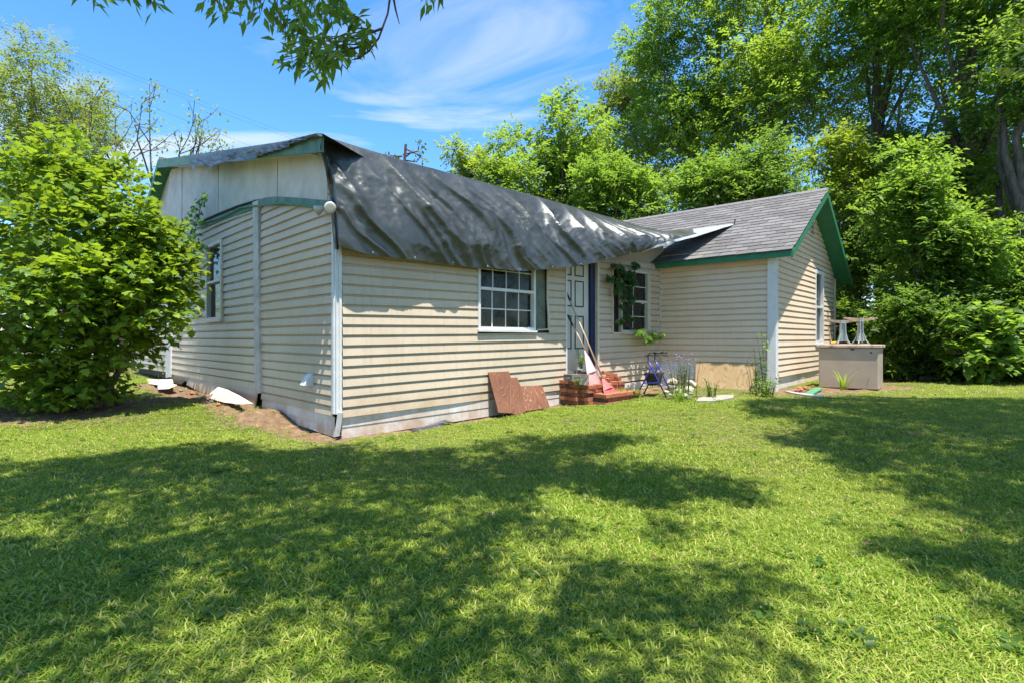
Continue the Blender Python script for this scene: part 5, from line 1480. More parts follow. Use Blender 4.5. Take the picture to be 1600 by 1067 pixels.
# broad-leaved young shrub in front
C, R = px_crown(1545, 478, 600, 62, 11.6, 16, (.22, .4), .6)
base = G(*at_depth(1560, 600, 11.6)[:2])
tree('shrub', 'young broad leaved shrub with flat layered light green leaves at the right', 'shrub', GS, base, C.mean(axis=0), 0.03, C, R, L_MID, 210, 8, .19, .75, nl=10, ntw=40, spread=.45, up=0.0, flat=.5)
# far wood: one mass behind everything
nw = 26; xs_ = np.linspace(-2, 46, nw)
C = []; R = []
for x in xs_:
    for k in range(3):
        y = 33 + 6 * FR.random() - abs(x - 20) * .15; h = FR.uniform(2, 9 if x > 4 else 4)
        C.append((x + FR.normal() * .6, y, float(elev(x, y)) + h)); R.append(FR.uniform(1.8, 3.0))
for x in np.linspace(-62, -22, 34):
    y = 44 + 5 * FR.random(); C.append((x, y, float(elev(x, y)) + FR.uniform(1, 9.5))); R.append(FR.uniform(2.2, 3.4))
P_, A_, N_, Ls, ti, pos = sprays(np.array(C), np.array(R), 6500, 9, .30, spread=.9)
V, F = leaf_geo(P_, A_, N_, Ls, Ls * .6)
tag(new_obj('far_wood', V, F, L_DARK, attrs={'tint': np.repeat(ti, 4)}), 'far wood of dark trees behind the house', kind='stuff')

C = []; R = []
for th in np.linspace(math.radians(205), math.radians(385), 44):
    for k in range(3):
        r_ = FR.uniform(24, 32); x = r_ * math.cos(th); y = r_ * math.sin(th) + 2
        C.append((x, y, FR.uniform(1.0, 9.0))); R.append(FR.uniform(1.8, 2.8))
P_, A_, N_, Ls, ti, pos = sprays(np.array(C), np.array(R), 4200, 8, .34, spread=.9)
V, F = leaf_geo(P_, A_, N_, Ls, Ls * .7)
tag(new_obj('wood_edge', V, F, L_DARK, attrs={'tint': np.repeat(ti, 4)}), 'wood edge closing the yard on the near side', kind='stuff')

# --- left background trees
C, R = px_crown(55, 85, 330, 130, 26, 26)
base = G(*at_depth(10, 580, 26)[:2])
tree('tree', 'feathery green tree rising behind the fig bush at the left edge', 'tree', 'trees behind the fig bush', base, (C.mean(axis=0) + [0, 0, 2]), .28, C, R, L_GREY, 4200, 9, .17, .4, nl=14, ntw=120, spread=.6)
# sparse twiggy tree: real branching
def twiggy(base, height, label, group):
    root = thing('bare_tree', label, 'tree', tuple(base), group)
    mb = MB(); ends = []
    def grow(p, d, L, r, lv):
        q_ = p + d * L; m_ = (p + q_) / 2 + rnd_unit(1)[0] * L * .07
        mb.tube([p, m_, q_], [r, r * .85, r * .68], 5 if lv else 7, cap=False)
        if lv >= 2: ends.append((q_, d)); ends.append((m_, d))
        if lv == 5: return
        for k in range(3 if lv < 3 else 2):
            nd = unit(d + rnd_unit(1)[0] * .75 + np.array([0.22, 0, .05 - .03 * lv]))
            grow(q_, nd, L * FR.uniform(.62, .85), r * .6, lv + 1)
    grow(np.asarray(base, float), unit(vec(.12, 0, 1)), height * .34, .16, 0)
    mb.obj('trunk', M_BARK, root)
    E = np.array([e[0] for e in ends]); sel = FR.choice(len(E), int(len(E) * .75), replace=False)
    C_ = E[sel]; n = 7
    Pb = np.repeat(C_, n, 0) + FR.normal(size=(len(C_) * n, 3)) * .13
    V, F = leaf_geo(Pb, norm(rnd_unit(len(Pb)) + [0, 0, -.1]), norm(rnd_unit(len(Pb)) * .6 + [0, 0, 1]), FR.uniform(.09, .17, len(Pb)), .075)
    new_obj('crown', V, F, L_GREY, root, attrs={'tint': np.repeat(FR.random(len(Pb)), 4)})
    return root
bz = at_depth(195, 560, 22)
twiggy(G(bz[0], bz[1]), 10.2, 'sparse twiggy tree with tufts of olive leaves between fig bush and gable', 'trees behind the fig bush')
# broken trunk with dry twigs above the tarp ridge
bb = at_depth(634, 300, 19); root = thing('dead_tree', 'broken brown trunk top with dry curled twigs poking above the tarp ridge', 'tree', tuple(G(bb[0], bb[1])))
mb = MB(); tpx = at_depth(634, 226, 19); mb.tube([G(bb[0], bb[1]), at_depth(633, 300, 19), at_depth(632, 252, 19), tpx], [.10, .07, .05, .045], 8); mb.obj('trunk', M_TWIG, root)
mb = MB(); lf = []
for a, b, c in (((632, 246), (645, 240), (664, 247)), ((632, 244), (618, 240), (606, 238)), ((634, 242), (650, 236), (659, 226)), ((633, 250), (648, 250), (660, 242)), ((634, 238), (652, 240), (657, 231)), ((630, 250), (615, 246), (611, 242))):
    q_ = [at_depth(*p_, 19) + rnd_unit(1)[0] * .1 for p_ in (a, b, c)]; mb.tube(q_, [.03, .022, .01], 5); lf += [q_[2] + rnd_unit(1)[0] * .12 for _ in range(7)] + [q_[1] + rnd_unit(1)[0] * .15 for _ in range(3)]
mb.obj('twigs', M_TWIG, root)
lf = np.array(lf); V, F = leaf_geo(lf, rnd_unit(len(lf)), rnd_unit(len(lf)), .15, .08); new_obj('dry_leaves', V, F, L_GREY, root, attrs={'tint': np.repeat(FR.random(len(lf)) * .4, 4)})

# --- fig bush
fgb = G(-6.75, 8.75)
figt = thing('fig_bush', 'big sunlit fig bush with broad lobed leaves at the left of the house', 'bush', tuple(fgb))
outline = [(-60, 260, 9.0), (40, 235, 8.8), (110, 225, 8.7), (160, 262, 8.7), (30, 320, 8.2), (110, 310, 8.1), (190, 315, 8.4), (225, 345, 8.6), (236, 335, 8.9), (258, 375, 8.8), (-30, 400, 8.2), (60, 400, 7.9), (140, 395, 7.9), (210, 400, 8.2), (246, 430, 8.6), (20, 480, 7.9), (100, 480, 7.8), (170, 470, 8.0), (225, 460, 8.3), (-40, 540, 8.2), (50, 550, 8.1), (110, 560, 8.1), (165, 525, 8.3), (20, 605, 8.3), (80, 600, 8.3), (-80, 330, 8.6), (-100, 460, 8.6), (75, 270, 9.6), (180, 370, 9.6), (120, 440, 9.6), (40, 360, 9.8), (200, 500, 8.6), (130, 600, 8.4)]
R = FR.uniform(.36, .60, len(outline)); C = np.array([at_depth(p_[0], p_[1] + (38 if p_[1] < 420 else 8), p_[2]) for p_ in outline])
nsp = 4100; per = 5
P_, A_, N_, Ls, ti, pos = sprays(C, R, nsp, per, .108, flat=.8, up=.25, spread=.30, outw=.9)
keep = P_[:, 2] > elev(P_[:, 0], P_[:, 1]) + .08
V, F, nv = fig_geo(P_[keep], A_[keep], N_[keep], Ls[keep] * 1.05)
new_obj('crown', V, F, L_FIG, figt, attrs={'tint': np.repeat(ti[keep], nv)})
mb = MB()
for k in range(7):
    a = fgb + np.array([FR.normal() * .25, FR.normal() * .2, 0]); c = C[FR.integers(len(C))]
    mb.tube([a, (a * .6 + c * .4) + rnd_unit(1)[0] * .2 + [0, 0, .2], c], [.05, .04, .015], 6)
for c in C:
    a = fgb + np.array([FR.normal() * .3, FR.normal() * .25, .5 + FR.random() * .8]); m_ = (a + c) / 2 + rnd_unit(1)[0] * .15
    mb.tube([a, m_, c], [.028, .02, .008], 5)
add_twigs(mb, pos, C, 150, .005)
mb.obj('stems', M_BARK, figt)

# ivy on the gable near the fig bush
def ivy(name, label, cat, spots, n, L, seed, W_, mat=L_IVY, off=(.03, .16), spread=9, stem=None, palmate=False):
    r = np.random.default_rng(seed); P_ = []
    for (x, y, s) in spots:
        for _ in range(int(n * s)):
            P_.append(W_.hit(x + r.normal() * spread * s * .6, y + r.normal() * spread * s * .6, r.uniform(*off)))
    P_ = np.array(P_); m_ = len(P_)
    A_ = norm(r.normal(size=(m_, 3)) * .5 + np.array([0, 0, -.75]) + W_.n * .15); N_ = norm(W_.n[None] * .75 + r.normal(size=(m_, 3)) * .35 + [0, 0, .55])
    root = thing(name, label, cat, tuple(P_[np.argmin(P_[:, 2])]))
    if palmate:
        V = []; F = []; b = 0; T_ = []
        for ang in (-1.0, -.5, 0, .5, 1.0):
            S_ = norm(np.cross(N_, A_)); ax = norm(A_ * math.cos(ang) + S_ * math.sin(ang))
            v, f = leaf_geo(P_, ax, N_, L * (1 - .25 * abs(ang)) * r.uniform(.7, 1.2, m_), L * .42)
            V.append(v); F.append(f + b); b += len(v); T_.append(np.repeat(r.random(m_), 4))
        V = np.concatenate(V); F = np.concatenate(F); T_ = np.concatenate(T_)
    else:
        v, f, nv = fig_geo(P_, A_, N_, L * r.uniform(.6, 1.2, m_)); V, F, T_ = v, f, np.repeat(r.random(m_), nv)
    new_obj('leaves', V, F, mat, root, attrs={'tint': T_})
    if stem:
        mb = MB()
        for path in stem: mb.tube([W_.hit(*p_) for p_ in path], .008, 5)
        mb.obj('stem', M_TWIG, root)
    return root
ivy('ivy', 'dark ivy climbing the end wall between fig bush and window', 'ivy', [(305, 330, 1), (312, 318, .7), (318, 306, .5), (298, 345, 1), (305, 365, 1), (312, 385, .8), (300, 395, 1), (292, 410, .9), (318, 345, .5), (290, 375, 1)], 26, .10, 5, W_LEFT, off=(.05, .5), stem=[[(300, 420, .3), (305, 360, .2), (318, 305, .1)]])
ivy('climbing_vine', 'climbing vine hanging over the small window right of the door', 'vine', [(975, 425, .8), (985, 430, .9), (965, 436, .6), (952, 434, .4), (990, 440, .7), (972, 448, .7), (985, 452, .5), (993, 415, .6), (975, 462, .4), (985, 470, .5), (990, 465, .4), (970, 478, .3), (982, 492, .5), (970, 502, .35), (988, 498, .4), (965, 455, .4), (968, 418, .7)], 20, .115, 6, W_FRONT, off=(.06, .24), spread=7, palmate=True,
    stem=[[(995, 412, .08), (985, 440, .12), (976, 470, .1), (975, 500, .08), (985, 513, .06), (1005, 515, .12), (1020, 522, .2)], [(960, 412, .08), (968, 440, .1), (980, 470, .12)]])
ivy('vine_sprig', 'sunlit leafy sprig sticking out from below the small window', 'vine', [(1003, 518, .6), (1012, 522, .7), (1010, 530, .5), (1022, 518, .4), (1020, 530, .5), (1030, 525, .3), (1035, 522, .3), (998, 520, .3)], 17, .12, 7, W_FRONT, mat=L_MID, off=(.12, .38), spread=6, palmate=True, stem=[[(985, 514, .06), (1005, 517, .2), (1032, 524, .3)]])

# --- weeds, flowers and saplings
def weed(name, label, cat, group, base, h, nst, leafL, mat, spread=.25, leaves=10, lean=.25, seed=0, flowers=0, strap=False):
    r = np.random.default_rng(seed); base = np.asarray(base, float)
    root = thing(name, label, cat, tuple(base), group); mb = MB(); P_ = []; A_ = []; N_ = []; tops = []
    for k in range(nst):
        a = r.uniform(0, 6.28); d = np.array([math.cos(a), math.sin(a), 0]); b = base + d * r.random() * spread * .5; hh = h * r.uniform(.6, 1.05)
        pts = [b + UP * hh * t + d * lean * hh * t * t for t in np.linspace(0, 1, 6)]
        if not strap:
            mb.tube(pts, [.006, .0055, .005, .004, .003, .002], 4, cap=False)
            for j in range(leaves):
                t = r.uniform(.15, 1); i0 = min(int(t * 5), 4); p_ = pts[i0] + (pts[i0 + 1] - pts[i0]) * (t * 5 - i0)
                P_.append(p_); A_.append(unit(r.normal(size=3) * np.array([1, 1, .35]) + [0, 0, .15])); N_.append(unit(r.normal(size=3) * .4 + [0, 0, 1]))
        else:
            w = leafL * .06
            s_ = np.array([-d[1], d[0], 0]); V = []
            for i, p_ in enumerate(pts): V += [p_ - s_ * w * (1 - i / 5.2), p_ + s_ * w * (1 - i / 5.2)]
            mb.add(V, [(2 * i, 2 * i + 1, 2 * i + 3, 2 * i + 2) for i in range(5)])
        tops.append(pts[-1])
    if strap:
        o = new_obj('leaves', mb.V, mb.F, mat, root, attrs={'tint': r.random(len(mb.V)) * .3 + .6}); return root
    mb.obj('stems', M_TWIG if name == 'sapling' else mat, root)
    P_ = np.array(P_); V, F = leaf_geo(P_, np.array(A_), np.array(N_), leafL * r.uniform(.6, 1.2, len(P_)), leafL * .4)
    new_obj('leaves', V, F, mat, root, attrs={'tint': np.repeat(r.random(len(P_)), 4)})
    if flowers:
        Q = np.array(tops)[r.integers(len(tops), size=flowers)] + r.normal(size=(flowers, 3)) * [.05, .05, .06]
        Vs = []; Fs = []; b = 0
        for k in range(5):
            an = k * 1.2566; ax = norm(np.array([math.cos(an), math.sin(an), .25])[None] + r.normal(size=(flowers, 3)) * .25)
            v, f = leaf_geo(Q, ax, np.tile(UP, (flowers, 1)), .026, .02); Vs.append(v); Fs.append(f + b); b += len(v)
        new_obj('flowers', np.concatenate(Vs), np.concatenate(Fs), M_FLOWER, root)
    return root
weed('flowering_plant', 'clump of small purple flowers on thin stems left of the pale plywood sheet', 'plant', None, on_ground(1068, 622), .66, 26, .05, L_GREY, .42, 9, .12, 1, flowers=46)
weed('sapling', 'thin sapling with a few light leaves beside the white wing corner', 'plant', None, on_ground(1196, 612), 1.15, 4, .12, L_MID, .2, 9, .10, 2)
weed('weed', 'tall seedy weeds right of the plywood sheet', 'weed', 'weeds along the house', on_ground(1183, 616), .8, 12, .05, L_GREY, .35, 10, .15, 3, flowers=8)
weed('weed', 'bushy green weed at the foot of the white wing corner', 'weed', 'weeds along the house', on_ground(1196, 620), .34, 22, .07, L_BRIGHT, .4, 8, .3, 4)
weed('weed', 'small green weed before the plywood sheet', 'weed', 'weeds along the house', on_ground(1112, 622), .36, 9, .06, L_GREY, .22, 12, .2, 5)
weed('weed', 'long grass clump left of the plywood sheet', 'weed', 'weeds along the house', on_ground(1062, 628), .30, 46, .14, L_BRIGHT, .45, 0, .45, 6, strap=True)
weed('weed', 'light weed growing at the threshold behind the pink rake', 'weed', 'weeds along the house', W_FRONT.hit(908, 576, .10), .34, 7, .07, L_BRIGHT, .12, 9, .2, 7)
weed('weed', 'mossy weed among bricks at the left of the steps', 'weed', 'weeds along the house', W_FRONT.hit(902, 604, .58), .16, 8, .05, L_GREY, .12, 8, .3, 8)
weed('weed', 'thin weed against the far end wall', 'weed', 'weeds along the house', on_ground(255, 598), .95, 3, .06, L_GREY, .2, 12, .12, 9)
weed('strap_plant', 'plant of long arching strap leaves before the freezer', 'plant', None, on_ground(1318, 608), .42, 10, .5, L_BRIGHT, .16, 0, .75, 10, strap=True)
weed('weed', 'weed at the right corner of the freezer', 'weed', 'weeds along the house', on_ground(1358, 607), .22, 12, .07, L_MID, .3, 8, .4, 11)
weed('strap_plant', 'tuft of long grass leaves at the foot of the grey white post', 'plant', None, on_ground(400, 627), .34, 12, .25, L_GREY, .2, 0, .6, 12, strap=True)
weed('weed', 'yellowish weed under the fig branches', 'weed', 'weeds along the house', on_ground(205, 590), .3, 12, .08, L_YEL, .4, 8, .3, 13)
weed('weed', 'weed in the gap beside the brick steps', 'weed', 'weeds along the house', on_ground(985, 622), .2, 14, .08, L_MID, .35, 6, .5, 14)

# --- yard tree over the camera: only its hanging twigs are in view, its canopy shades the lawn
def in_poly(x, y, poly):
    poly = np.asarray(poly); c = np.zeros(len(x), bool); j = len(poly) - 1
    for i in range(len(poly)):
        xi, yi = poly[i]; xj, yj = poly[j]
        k = ((yi > y) != (yj > y)) & (x < (xj - xi) * (y - yi) / (yj - yi + 1e-12) + xi); c ^= k; j = i
    return c
def shade(polys, n, h0, h1, lights=()):
    """canopy sprays that stand between the sun and those stretches of lawn"""
    out = []
    for poly, dens in polys:
        gp = np.array([on_ground(*p_)[:2] for p_ in poly]); lo, hi = gp.min(0), gp.max(0)
        area = 0.5 * abs(np.dot(gp[:, 0], np.roll(gp[:, 1], 1)) - np.dot(gp[:, 1], np.roll(gp[:, 0], 1)))
        k = int(n * area * dens); c = FR.uniform(lo, hi, (k + 60, 2))
        c = np.repeat(c, 10, 0) + FR.normal(size=(len(c) * 10, 2)) * .26
        c = c[in_poly(c[:, 0], c[:, 1], gp)][:k]; c = c[:k]
        for lp in lights:
            lg = np.array([on_ground(*p_)[:2] for p_ in lp]); c = c[~in_poly(c[:, 0], c[:, 1], lg)]
        out.append(c)
    g_ = np.concatenate(out); h = FR.uniform(h0, h1, len(g_)); z0 = elev(g_[:, 0], g_[:, 1])
    k = (h - z0) / SUN[2]
    return np.stack([g_[:, 0] + SUN[0] * k, g_[:, 1] + SUN[1] * k, h], 1)
def visible(P_, m=30):
    y = np.maximum(P_[:, 1], .05); px = CX + FPX * P_[:, 0] / y; py = HY - FPX * (P_[:, 2] - CAMH) / y
    return (P_[:, 1] > .05) & (px > -m) & (px < 1600 + m) & (py > -m) & (py < 1067 + m)
def canopy(root, mat, P_, per, L, wr, spread):
    d = norm(rnd_unit(len(P_)) * [1, 1, .35]); n = len(P_)
    t = np.linspace(.05, 1, per)[None, :, None]; sg = np.where(np.arange(per) % 2 == 0, 1., -1.)[None, :, None]
    sd = norm(np.cross(np.tile(UP, (n, 1)), d))
    Q = P_[:, None] + d[:, None] * (t - .5) * spread
    A_ = norm(d[:, None] * .5 + sd[:, None] * sg * .8 + FR.normal(size=(n, per, 3)) * .25); N_ = norm(UP + FR.normal(size=(n, per, 3)) * .35)
    Q = Q.reshape(-1, 3); ok = ~visible(Q)
    Q = Q[ok]; A_ = A_.reshape(-1, 3)[ok]; N_ = N_.reshape(-1, 3)[ok]; Ls = L * FR.uniform(.7, 1.2, len(Q))
    V, F = leaf_geo(Q, A_, N_, Ls, Ls * wr)
    return new_obj('crown', V, F, mat, root, attrs={'tint': np.repeat(FR.random(len(Q)), 4)})
yb_root = G(-1.5, -4.5)
yard = thing('yard_tree', 'overhanging tree whose leafy twigs droop into the top of the picture', 'tree', tuple(yb_root))
LEFT_SH = [
 ([(-200, 742), (60, 722), (200, 706), (290, 692), (380, 690), (386, 706), (480, 704), (560, 690), (610, 706), (700, 704), (720, 760), (660, 830), (560, 905), (400, 930), (250, 900), (100, 960), (-200, 960)], 1.0),
 ([(690, 704), (800, 684), (900, 680), (995, 676), (1008, 690), (960, 702), (930, 712), (1010, 726), (1080, 738), (1190, 748), (1170, 760), (1080, 766), (1050, 790), (960, 782), (900, 770), (830, 770), (760, 800), (700, 790)], 1.0),
 ([(1000, 760), (1180, 752), (1170, 790), (1120, 800), (1040, 795)], .7),
 ([(-100, 960), (120, 930), (300, 900), (430, 940), (560, 905), (700, 830), (780, 820), (720, 930), (700, 1000), (560, 1100), (-100, 1100)], .68),
 ([(560, 1010), (700, 930), (800, 880), (900, 868), (1010, 900), (1120, 880), (1180, 870), (1230, 900), (1200, 960), (1250, 1000), (1240, 1080), (560, 1090)], .55),
 ([(700, 800), (830, 790), (900, 830), (860, 860), (760, 850)], .6),
 ([(1000, 815), (1110, 825), (1090, 842), (1010, 835)], .8),
]
LIGHTS = [[(20, 800), (60, 815), (50, 850), (10, 840)], [(140, 955), (210, 940), (200, 985), (130, 1000)], [(465, 962), (530, 955), (540, 1000), (470, 1020)], [(430, 1010), (500, 1000), (470, 1060), (420, 1060)], [(640, 925), (700, 915), (690, 955), (640, 955)], [(640, 860), (680, 850), (690, 875), (650, 880)], [(360, 930), (420, 930), (410, 960), (350, 965)], [(870, 985), (920, 970), (960, 1010), (890, 1040)], [(800, 830), (850, 825), (840, 850), (790, 855)], [(760, 905), (800, 895), (800, 925), (755, 930)], [(1130, 960), (1180, 950), (1190, 990), (1140, 1000)]]
P_ = shade(LEFT_SH, 110, 6.0, 8.5, LIGHTS)
canopy(yard, L_MID, P_, 9, .115, .5, .45)
mb = MB(); C_ = P_[FR.choice(len(P_), 7, replace=False)]; C_ = C_[~visible(C_, 60)]
topy = np.array([-.6, -1.0, 7.4])
mb.tube([yb_root - UP * .1, yb_root + UP * 1.5, yb_root * .5 + topy * .5, topy], [.30, .24, .19, .10], 10)
for c in C_:
    if c[1] < 4.5: mb.tube([topy - UP * FR.uniform(.5, 3), (topy + c) / 2 + UP * .2, c], [.04, .02, .006], 6)
mb.obj('trunk', M_BARK, yard, smooth=True)
# hanging sprigs in view
spr = [((385, -60), (350, 10)), ((400, -60), (395, 22)), ((440, -60), (430, 40)), ((420, -70), (375, 25)), ((470, -60), (465, 30)), ((500, -50), (490, 25)), ((520, -40), (480, 50)),
       ((560, 30), (520, 10)), ((575, 60), (545, 20)), ((570, 62), (440, 62)), ((575, 50), (500, 70)), ((560, 70), (470, 85)), ((560, 75), (520, 100)), ((545, 80), (480, 112)), ((530, 85), (440, 95)), ((575, 45), (570, 70)), ((520, 60), (450, 72)), ((535, 70), (495, 118)), ((510, 65), (455, 105)),
       ((430, -50), (405, 30)), ((520, -50), (515, 30)), ((540, -60), (520, 25)), ((480, 0), (460, 48)), ((460, -30), (445, 55)), ((340, -60), (325, 5)), ((360, -60), (340, 14)),
       ((165, -60), (140, 0)), ((215, -60), (200, 4)), ((245, -60), (235, 9)), ((675, -60), (668, 1)), ((700, -60), (680, 3))]
Pl = []; Al = []; Nl = []; mb = MB()
for a, b in spr:
    A0 = at_depth(*a, 4.3 + FR.normal() * .25); B0 = at_depth(*b, 4.2 + FR.normal() * .25)
    mb.tube([A0, (A0 + B0) / 2 + UP * .03, B0], [.006, .004, .002], 4, cap=False)
    d = unit(B0 - A0); k = 26
    for t in np.linspace(.15, 1, k):
        p_ = A0 + (B0 - A0) * t + rnd_unit(1)[0] * .05
        if len(Pl) > 2 and False: break
        Pl.append(p_); Al.append(unit(d * .35 + rnd_unit(1)[0] * .75 + vec(0, 0, -.45))); Nl.append(unit(rnd_unit(1)[0] * .6 + vec(0, -.5, .5)))
for path in ([(612, -20), (606, 22), (592, 60), (577, 80), (560, 92), (550, 94)], [(612, -20), (618, 15), (624, 38)], [(598, 45), (570, 55), (530, 62)], [(588, 62), (560, 74), (525, 82)]):
    mb.tube([at_depth(*p_, 4.3) for p_ in path], [.011] + [.008] * (len(path) - 2) + [.003], 5)
mb.obj('twigs', M_TWIG, yard)
V, F = leaf_geo(np.array(Pl), np.array(Al), np.array(Nl), FR.uniform(.085, .15, len(Pl)), FR.uniform(.035, .052, len(Pl)), .12, .12)
new_obj('hanging_leaves', V, F, L_MID, yard, attrs={'tint': np.repeat(FR.random(len(Pl)) * .7, 4)})

# --- side tree, trunk outside the picture on the right: its crown shades the right lawn
sroot = G(10.2, 3.4)
side = thing('side_tree', 'tree at the right whose yellow green sprays reach in at the top right corner', 'tree', tuple(sroot))
RIGHT_SH = [
 ([(1165, 626), (1250, 622), (1330, 618), (1460, 624), (1700, 622), (1900, 640), (1900, 900), (1640, 905), (1560, 850), (1450, 800), (1390, 765), (1330, 742), (1290, 705), (1215, 692), (1185, 678), (1280, 672), (1230, 655), (1180, 650)], 1.0),
 ([(1380, 842), (1460, 826), (1560, 850), (1650, 870), (1700, 1000), (1600, 985), (1500, 935), (1420, 905)], .75),
 ([(1560, 940), (1700, 950), (1700, 1060), (1580, 1000)], .5)]
P_ = shade(RIGHT_SH, 95, 7.6, 9.8)
canopy(side, L_BRIGHT, P_, 9, .125, .5, .5)
mb = MB(); topy = vec(9.2, 3.9, 8.6); mb.tube([sroot - UP * .1, sroot + UP * 2, topy], [.32, .26, .12], 10)
for c in P_[FR.choice(len(P_), 16, replace=False)]:
    if not visible(c[None], 120)[0]: mb.tube([topy - UP * FR.uniform(1, 4), (topy + c) / 2, c], [.08, .05, .015], 6)
mb.obj('trunk', M_BARK, side, smooth=True)
Pl = []; Al = []; Nl = []; mb = MB()
for a, b in (((1660, 60), (1560, 40)), ((1660, 80), (1580, 25)), ((1650, 110), (1555, 104)), ((1660, 100), (1580, 72)), ((1640, 20), (1590, 30)), ((1660, 118), (1575, 112))):
    A0 = at_depth(*a, 6.4); B0 = at_depth(*b, 6.4 + FR.normal() * .2); mb.tube([A0, B0], [.007, .003], 4)
    d = unit(B0 - A0); sd = unit(np.cross(d, vec(0, -.3, 1)))
    for i, t in enumerate(np.linspace(.2, 1, 14)):
        Pl.append(A0 + (B0 - A0) * t); Al.append(unit(d * .5 + sd * (1 if i % 2 else -1) * .6 + vec(0, 0, -.45) + rnd_unit(1)[0] * .2)); Nl.append(unit(vec(0, -.4, .8) + rnd_unit(1)[0] * .3))
mb.obj('twigs', M_TWIG, side)
V, F = leaf_geo(np.array(Pl), np.array(Al), np.array(Nl), FR.uniform(.12, .2, len(Pl)), .06); new_obj('hanging_leaves', V, F, L_YEL, side, attrs={'tint': np.repeat(FR.random(len(Pl)), 4)})

# fallen leaves and bits of thatch on the lawn
n = 550
fx_ = np.stack([FR.uniform(-5, 8, n), FR.uniform(1.8, 9, n)], 1); fx_ = fx_[FR.random(n) < .8]
Pb = np.column_stack([fx_, elev(fx_[:, 0], fx_[:, 1]) + FR.uniform(.015, .04, len(fx_))])
V, F = leaf_geo(Pb, norm(rnd_unit(len(Pb)) * [1, 1, .3]), norm(UP + rnd_unit(len(Pb)) * .5), FR.uniform(.03, .065, len(Pb)), FR.uniform(.015, .03, len(Pb)), .2)
tag(new_obj('fallen_leaves', V, F, simple('dry_brown_leaf', (0.20, 0.12, 0.06), (0.30, 0.22, 0.10), 0.8, 3), loc=(0, 0, 0)), 'scattered dry fallen leaves in the grass', kind='stuff')
# low broad-leaved lawn weeds
n = 300; wy = FR.uniform(2.0, 9.5, n); wx = FR.uniform(-1, 1, n) * wy * .95; Pb = []; Ax_ = []; Nr_ = []; Ls_ = []
for x, y in zip(wx, wy):
    a0 = FR.uniform(0, 6.28); k = int(FR.integers(6, 12)); L0 = FR.uniform(.025, .06); c_ = np.array([x, y, float(elev(x, y)) + .022])
    for j in range(k):
        a = a0 + j * 2.4; Pb.append(c_ + FR.normal(size=3) * [.03, .03, .004]); Ax_.append(unit(vec(math.cos(a), math.sin(a), .35))); Nr_.append(unit(vec(FR.normal() * .25, FR.normal() * .25, 1))); Ls_.append(L0 * FR.uniform(.7, 1.2))
Pb = np.array(Pb); ok = ~((((Pb[:, :2] - W_FRONT.p[:2]) @ W_FRONT.n[:2]) < .1) & (((Pb[:, :2] - W_FRONT.p[:2]) @ W_FRONT.d[:2]) > -.2))
V, F = leaf_geo(Pb[ok], np.array(Ax_)[ok], np.array(Nr_)[ok], np.array(Ls_)[ok], np.array(Ls_)[ok] * .6)
tag(new_obj('lawn_weeds', V, F, L_DARK, loc=(0, 0, 0), attrs={'tint': np.repeat(FR.random(ok.sum()), 4)}), 'low broad leaved weeds dotted through the lawn', kind='stuff')
# ================================================================== GRASS
tufts = bpy.data.collections.new('grass_tufts')
def tuft(seed, nb, h, rad, lean0, lean1, wid):
    r = np.random.default_rng(seed); V = []; F = []; T_ = []
    for k in range(nb):
        a = r.uniform(0, 6.28); d = np.array([math.cos(a), math.sin(a), 0]); s_ = np.array([-d[1], d[0], 0]); b = np.array([r.normal() * rad, r.normal() * rad, -.005])
        hh = h * r.uniform(.55, 1.15); ln = r.uniform(lean0, lean1); w = wid * r.uniform(.7, 1.2); ti = r.random() * .62
        if r.random() < .24: ti = .74 + .24 * r.random(); ln *= 1.5; hh *= .75
        n0 = len(V)
        for i, t in enumerate((0, .38, .72, 1)):
            p_ = b + UP * hh * t * (1 - .35 * ln * t) + d * hh * ln * t * t
            ww_ = w * (1, .95, .62, 0)[i]
            if i < 3: V += [p_ - s_ * ww_ / 2, p_ + s_ * ww_ / 2]; T_ += [ti, ti]
            else: V.append(p_); T_.append(ti)
        F += [(n0, n0 + 1, n0 + 3, n0 + 2), (n0 + 2, n0 + 3, n0 + 5, n0 + 4), (n0 + 4, n0 + 5, n0 + 6)]
    me = bpy.data.meshes.new('grass_tuft'); me.from_pydata([tuple(v) for v in V], [], F)
    at = me.attributes.new('tint', 'FLOAT', 'POINT'); at.data.foreach_set('value', np.array(T_, np.float32)); me.materials.append(M_GRASS)
    o = bpy.data.objects.new('grass_tuft', me); tufts.objects.link(o)
for k in range(5): tuft(k, 19, .028, .028, .45, 1.9, .0048)
tuft(9, 10, .040, .025, .4, 1.2, .0056)
def scatter(n, y0, y1, xr):
    y = FR.uniform(y0, y1, n); x = FR.uniform(-1, 1, n) * xr * y + 0
    w = y / y1; k = FR.random(n) < w
    return np.stack([x[k], y[k]], 1)
pts = np.concatenate([scatter(80000, 1.5, 4.6, 1.12), scatter(76000, 4.6, 9.0, 1.08), scatter(52000, 9.0, 16, 1.02), scatter(22000, 16, 34, 1.0)])
def inside(W_, u0, u1, depth, m=0.03):
    d_ = (pts - W_.p[:2]); u = d_ @ W_.d[:2]; o_ = d_ @ W_.n[:2]; return (u > u0 - m) & (u < u1 + m) & (o_ < m) & (o_ > -depth)
bad = inside(W_FRONT, 0, 9, 12) | inside(W_GABLE, 0, GL, 8)
dirt_here = dirt_fn(pts[:, 0], pts[:, 1])
keep = ~bad & (FR.random(len(pts)) > np.clip(dirt_here * 1.5, 0, .97))
pts = pts[keep]
pz = elev(pts[:, 0], pts[:, 1]) + .15 * np.exp(-(np.hypot(pts[:, 0] - MOUND[0], pts[:, 1] - MOUND[1]) / .38) ** 2)
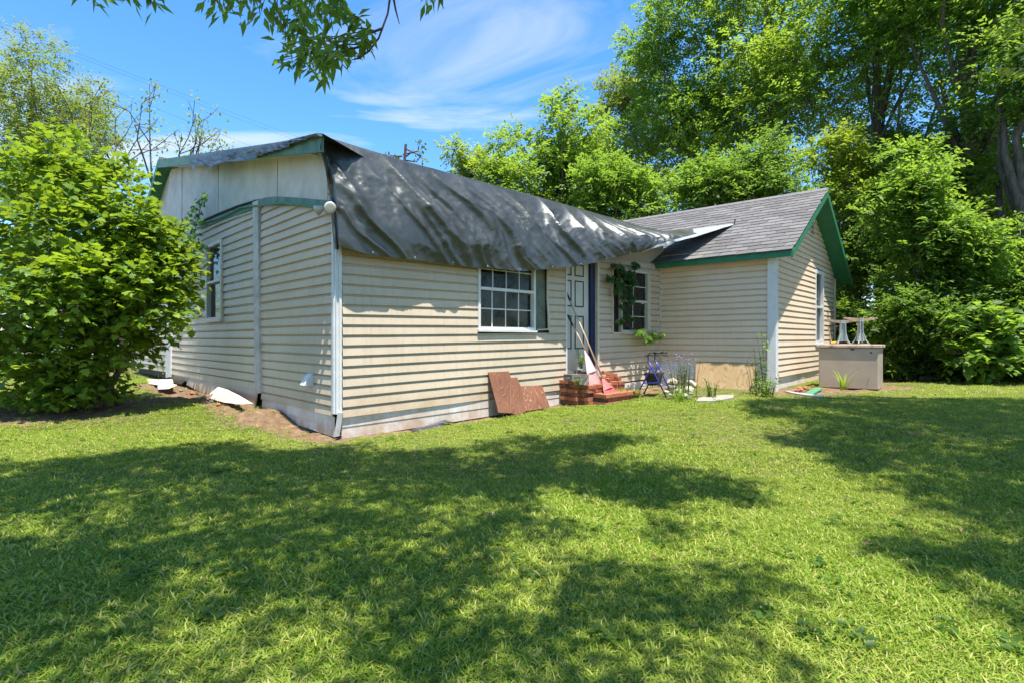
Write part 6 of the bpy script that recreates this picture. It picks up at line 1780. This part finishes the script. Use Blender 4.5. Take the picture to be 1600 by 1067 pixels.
me = bpy.data.meshes.new('grass'); me.vertices.add(len(pts)); me.vertices.foreach_set('co', np.stack([pts[:, 0], pts[:, 1], pz], 1).astype(np.float32).ravel())
sc_ = FR.uniform(.75, 1.25, len(pts)) * (1 + .22 * np.clip((pts[:, 1] - 6) / 8, 0, 1.6)) * (.8 + .5 * vnoise(pts[:, 0] * .8, pts[:, 1] * .8 + 30))
a_ = me.attributes.new('tuft_scale', 'FLOAT', 'POINT'); a_.data.foreach_set('value', sc_.astype(np.float32))
a_ = me.attributes.new('tuft_turn', 'FLOAT_VECTOR', 'POINT'); rot = np.stack([FR.normal(size=len(pts)) * .12, FR.normal(size=len(pts)) * .12, FR.uniform(0, 6.28, len(pts))], 1); a_.data.foreach_set('vector', rot.astype(np.float32).ravel())
grass = bpy.data.objects.new('grass', me); COL.objects.link(grass); tag(grass, 'thick green lawn grass with dry straw tufts', kind='stuff')
me.materials.append(M_GRASS)
ngp = bpy.data.node_groups.new('grass_scatter', 'GeometryNodeTree')
ngp.interface.new_socket('Geometry', in_out='INPUT', socket_type='NodeSocketGeometry'); ngp.interface.new_socket('Geometry', in_out='OUTPUT', socket_type='NodeSocketGeometry')
gi = ngp.nodes.new('NodeGroupInput'); go = ngp.nodes.new('NodeGroupOutput')
iop = ngp.nodes.new('GeometryNodeInstanceOnPoints'); ci = ngp.nodes.new('GeometryNodeCollectionInfo'); ci.inputs['Collection'].default_value = tufts
ci.inputs['Separate Children'].default_value = True; ci.inputs['Reset Children'].default_value = True
iop.inputs['Pick Instance'].default_value = True
n1_ = ngp.nodes.new('GeometryNodeInputNamedAttribute'); n1_.data_type = 'FLOAT'; n1_.inputs['Name'].default_value = 'tuft_scale'
n2_ = ngp.nodes.new('GeometryNodeInputNamedAttribute'); n2_.data_type = 'FLOAT_VECTOR'; n2_.inputs['Name'].default_value = 'tuft_turn'
ngp.links.new(gi.outputs[0], iop.inputs['Points']); ngp.links.new(ci.outputs[0], iop.inputs['Instance'])
ngp.links.new(n2_.outputs[0], iop.inputs['Rotation']); ngp.links.new(n1_.outputs[0], iop.inputs['Scale'])
ngp.links.new(iop.outputs[0], go.inputs[0])
md_ = grass.modifiers.new('scatter', 'NODES'); md_.node_group = ngp
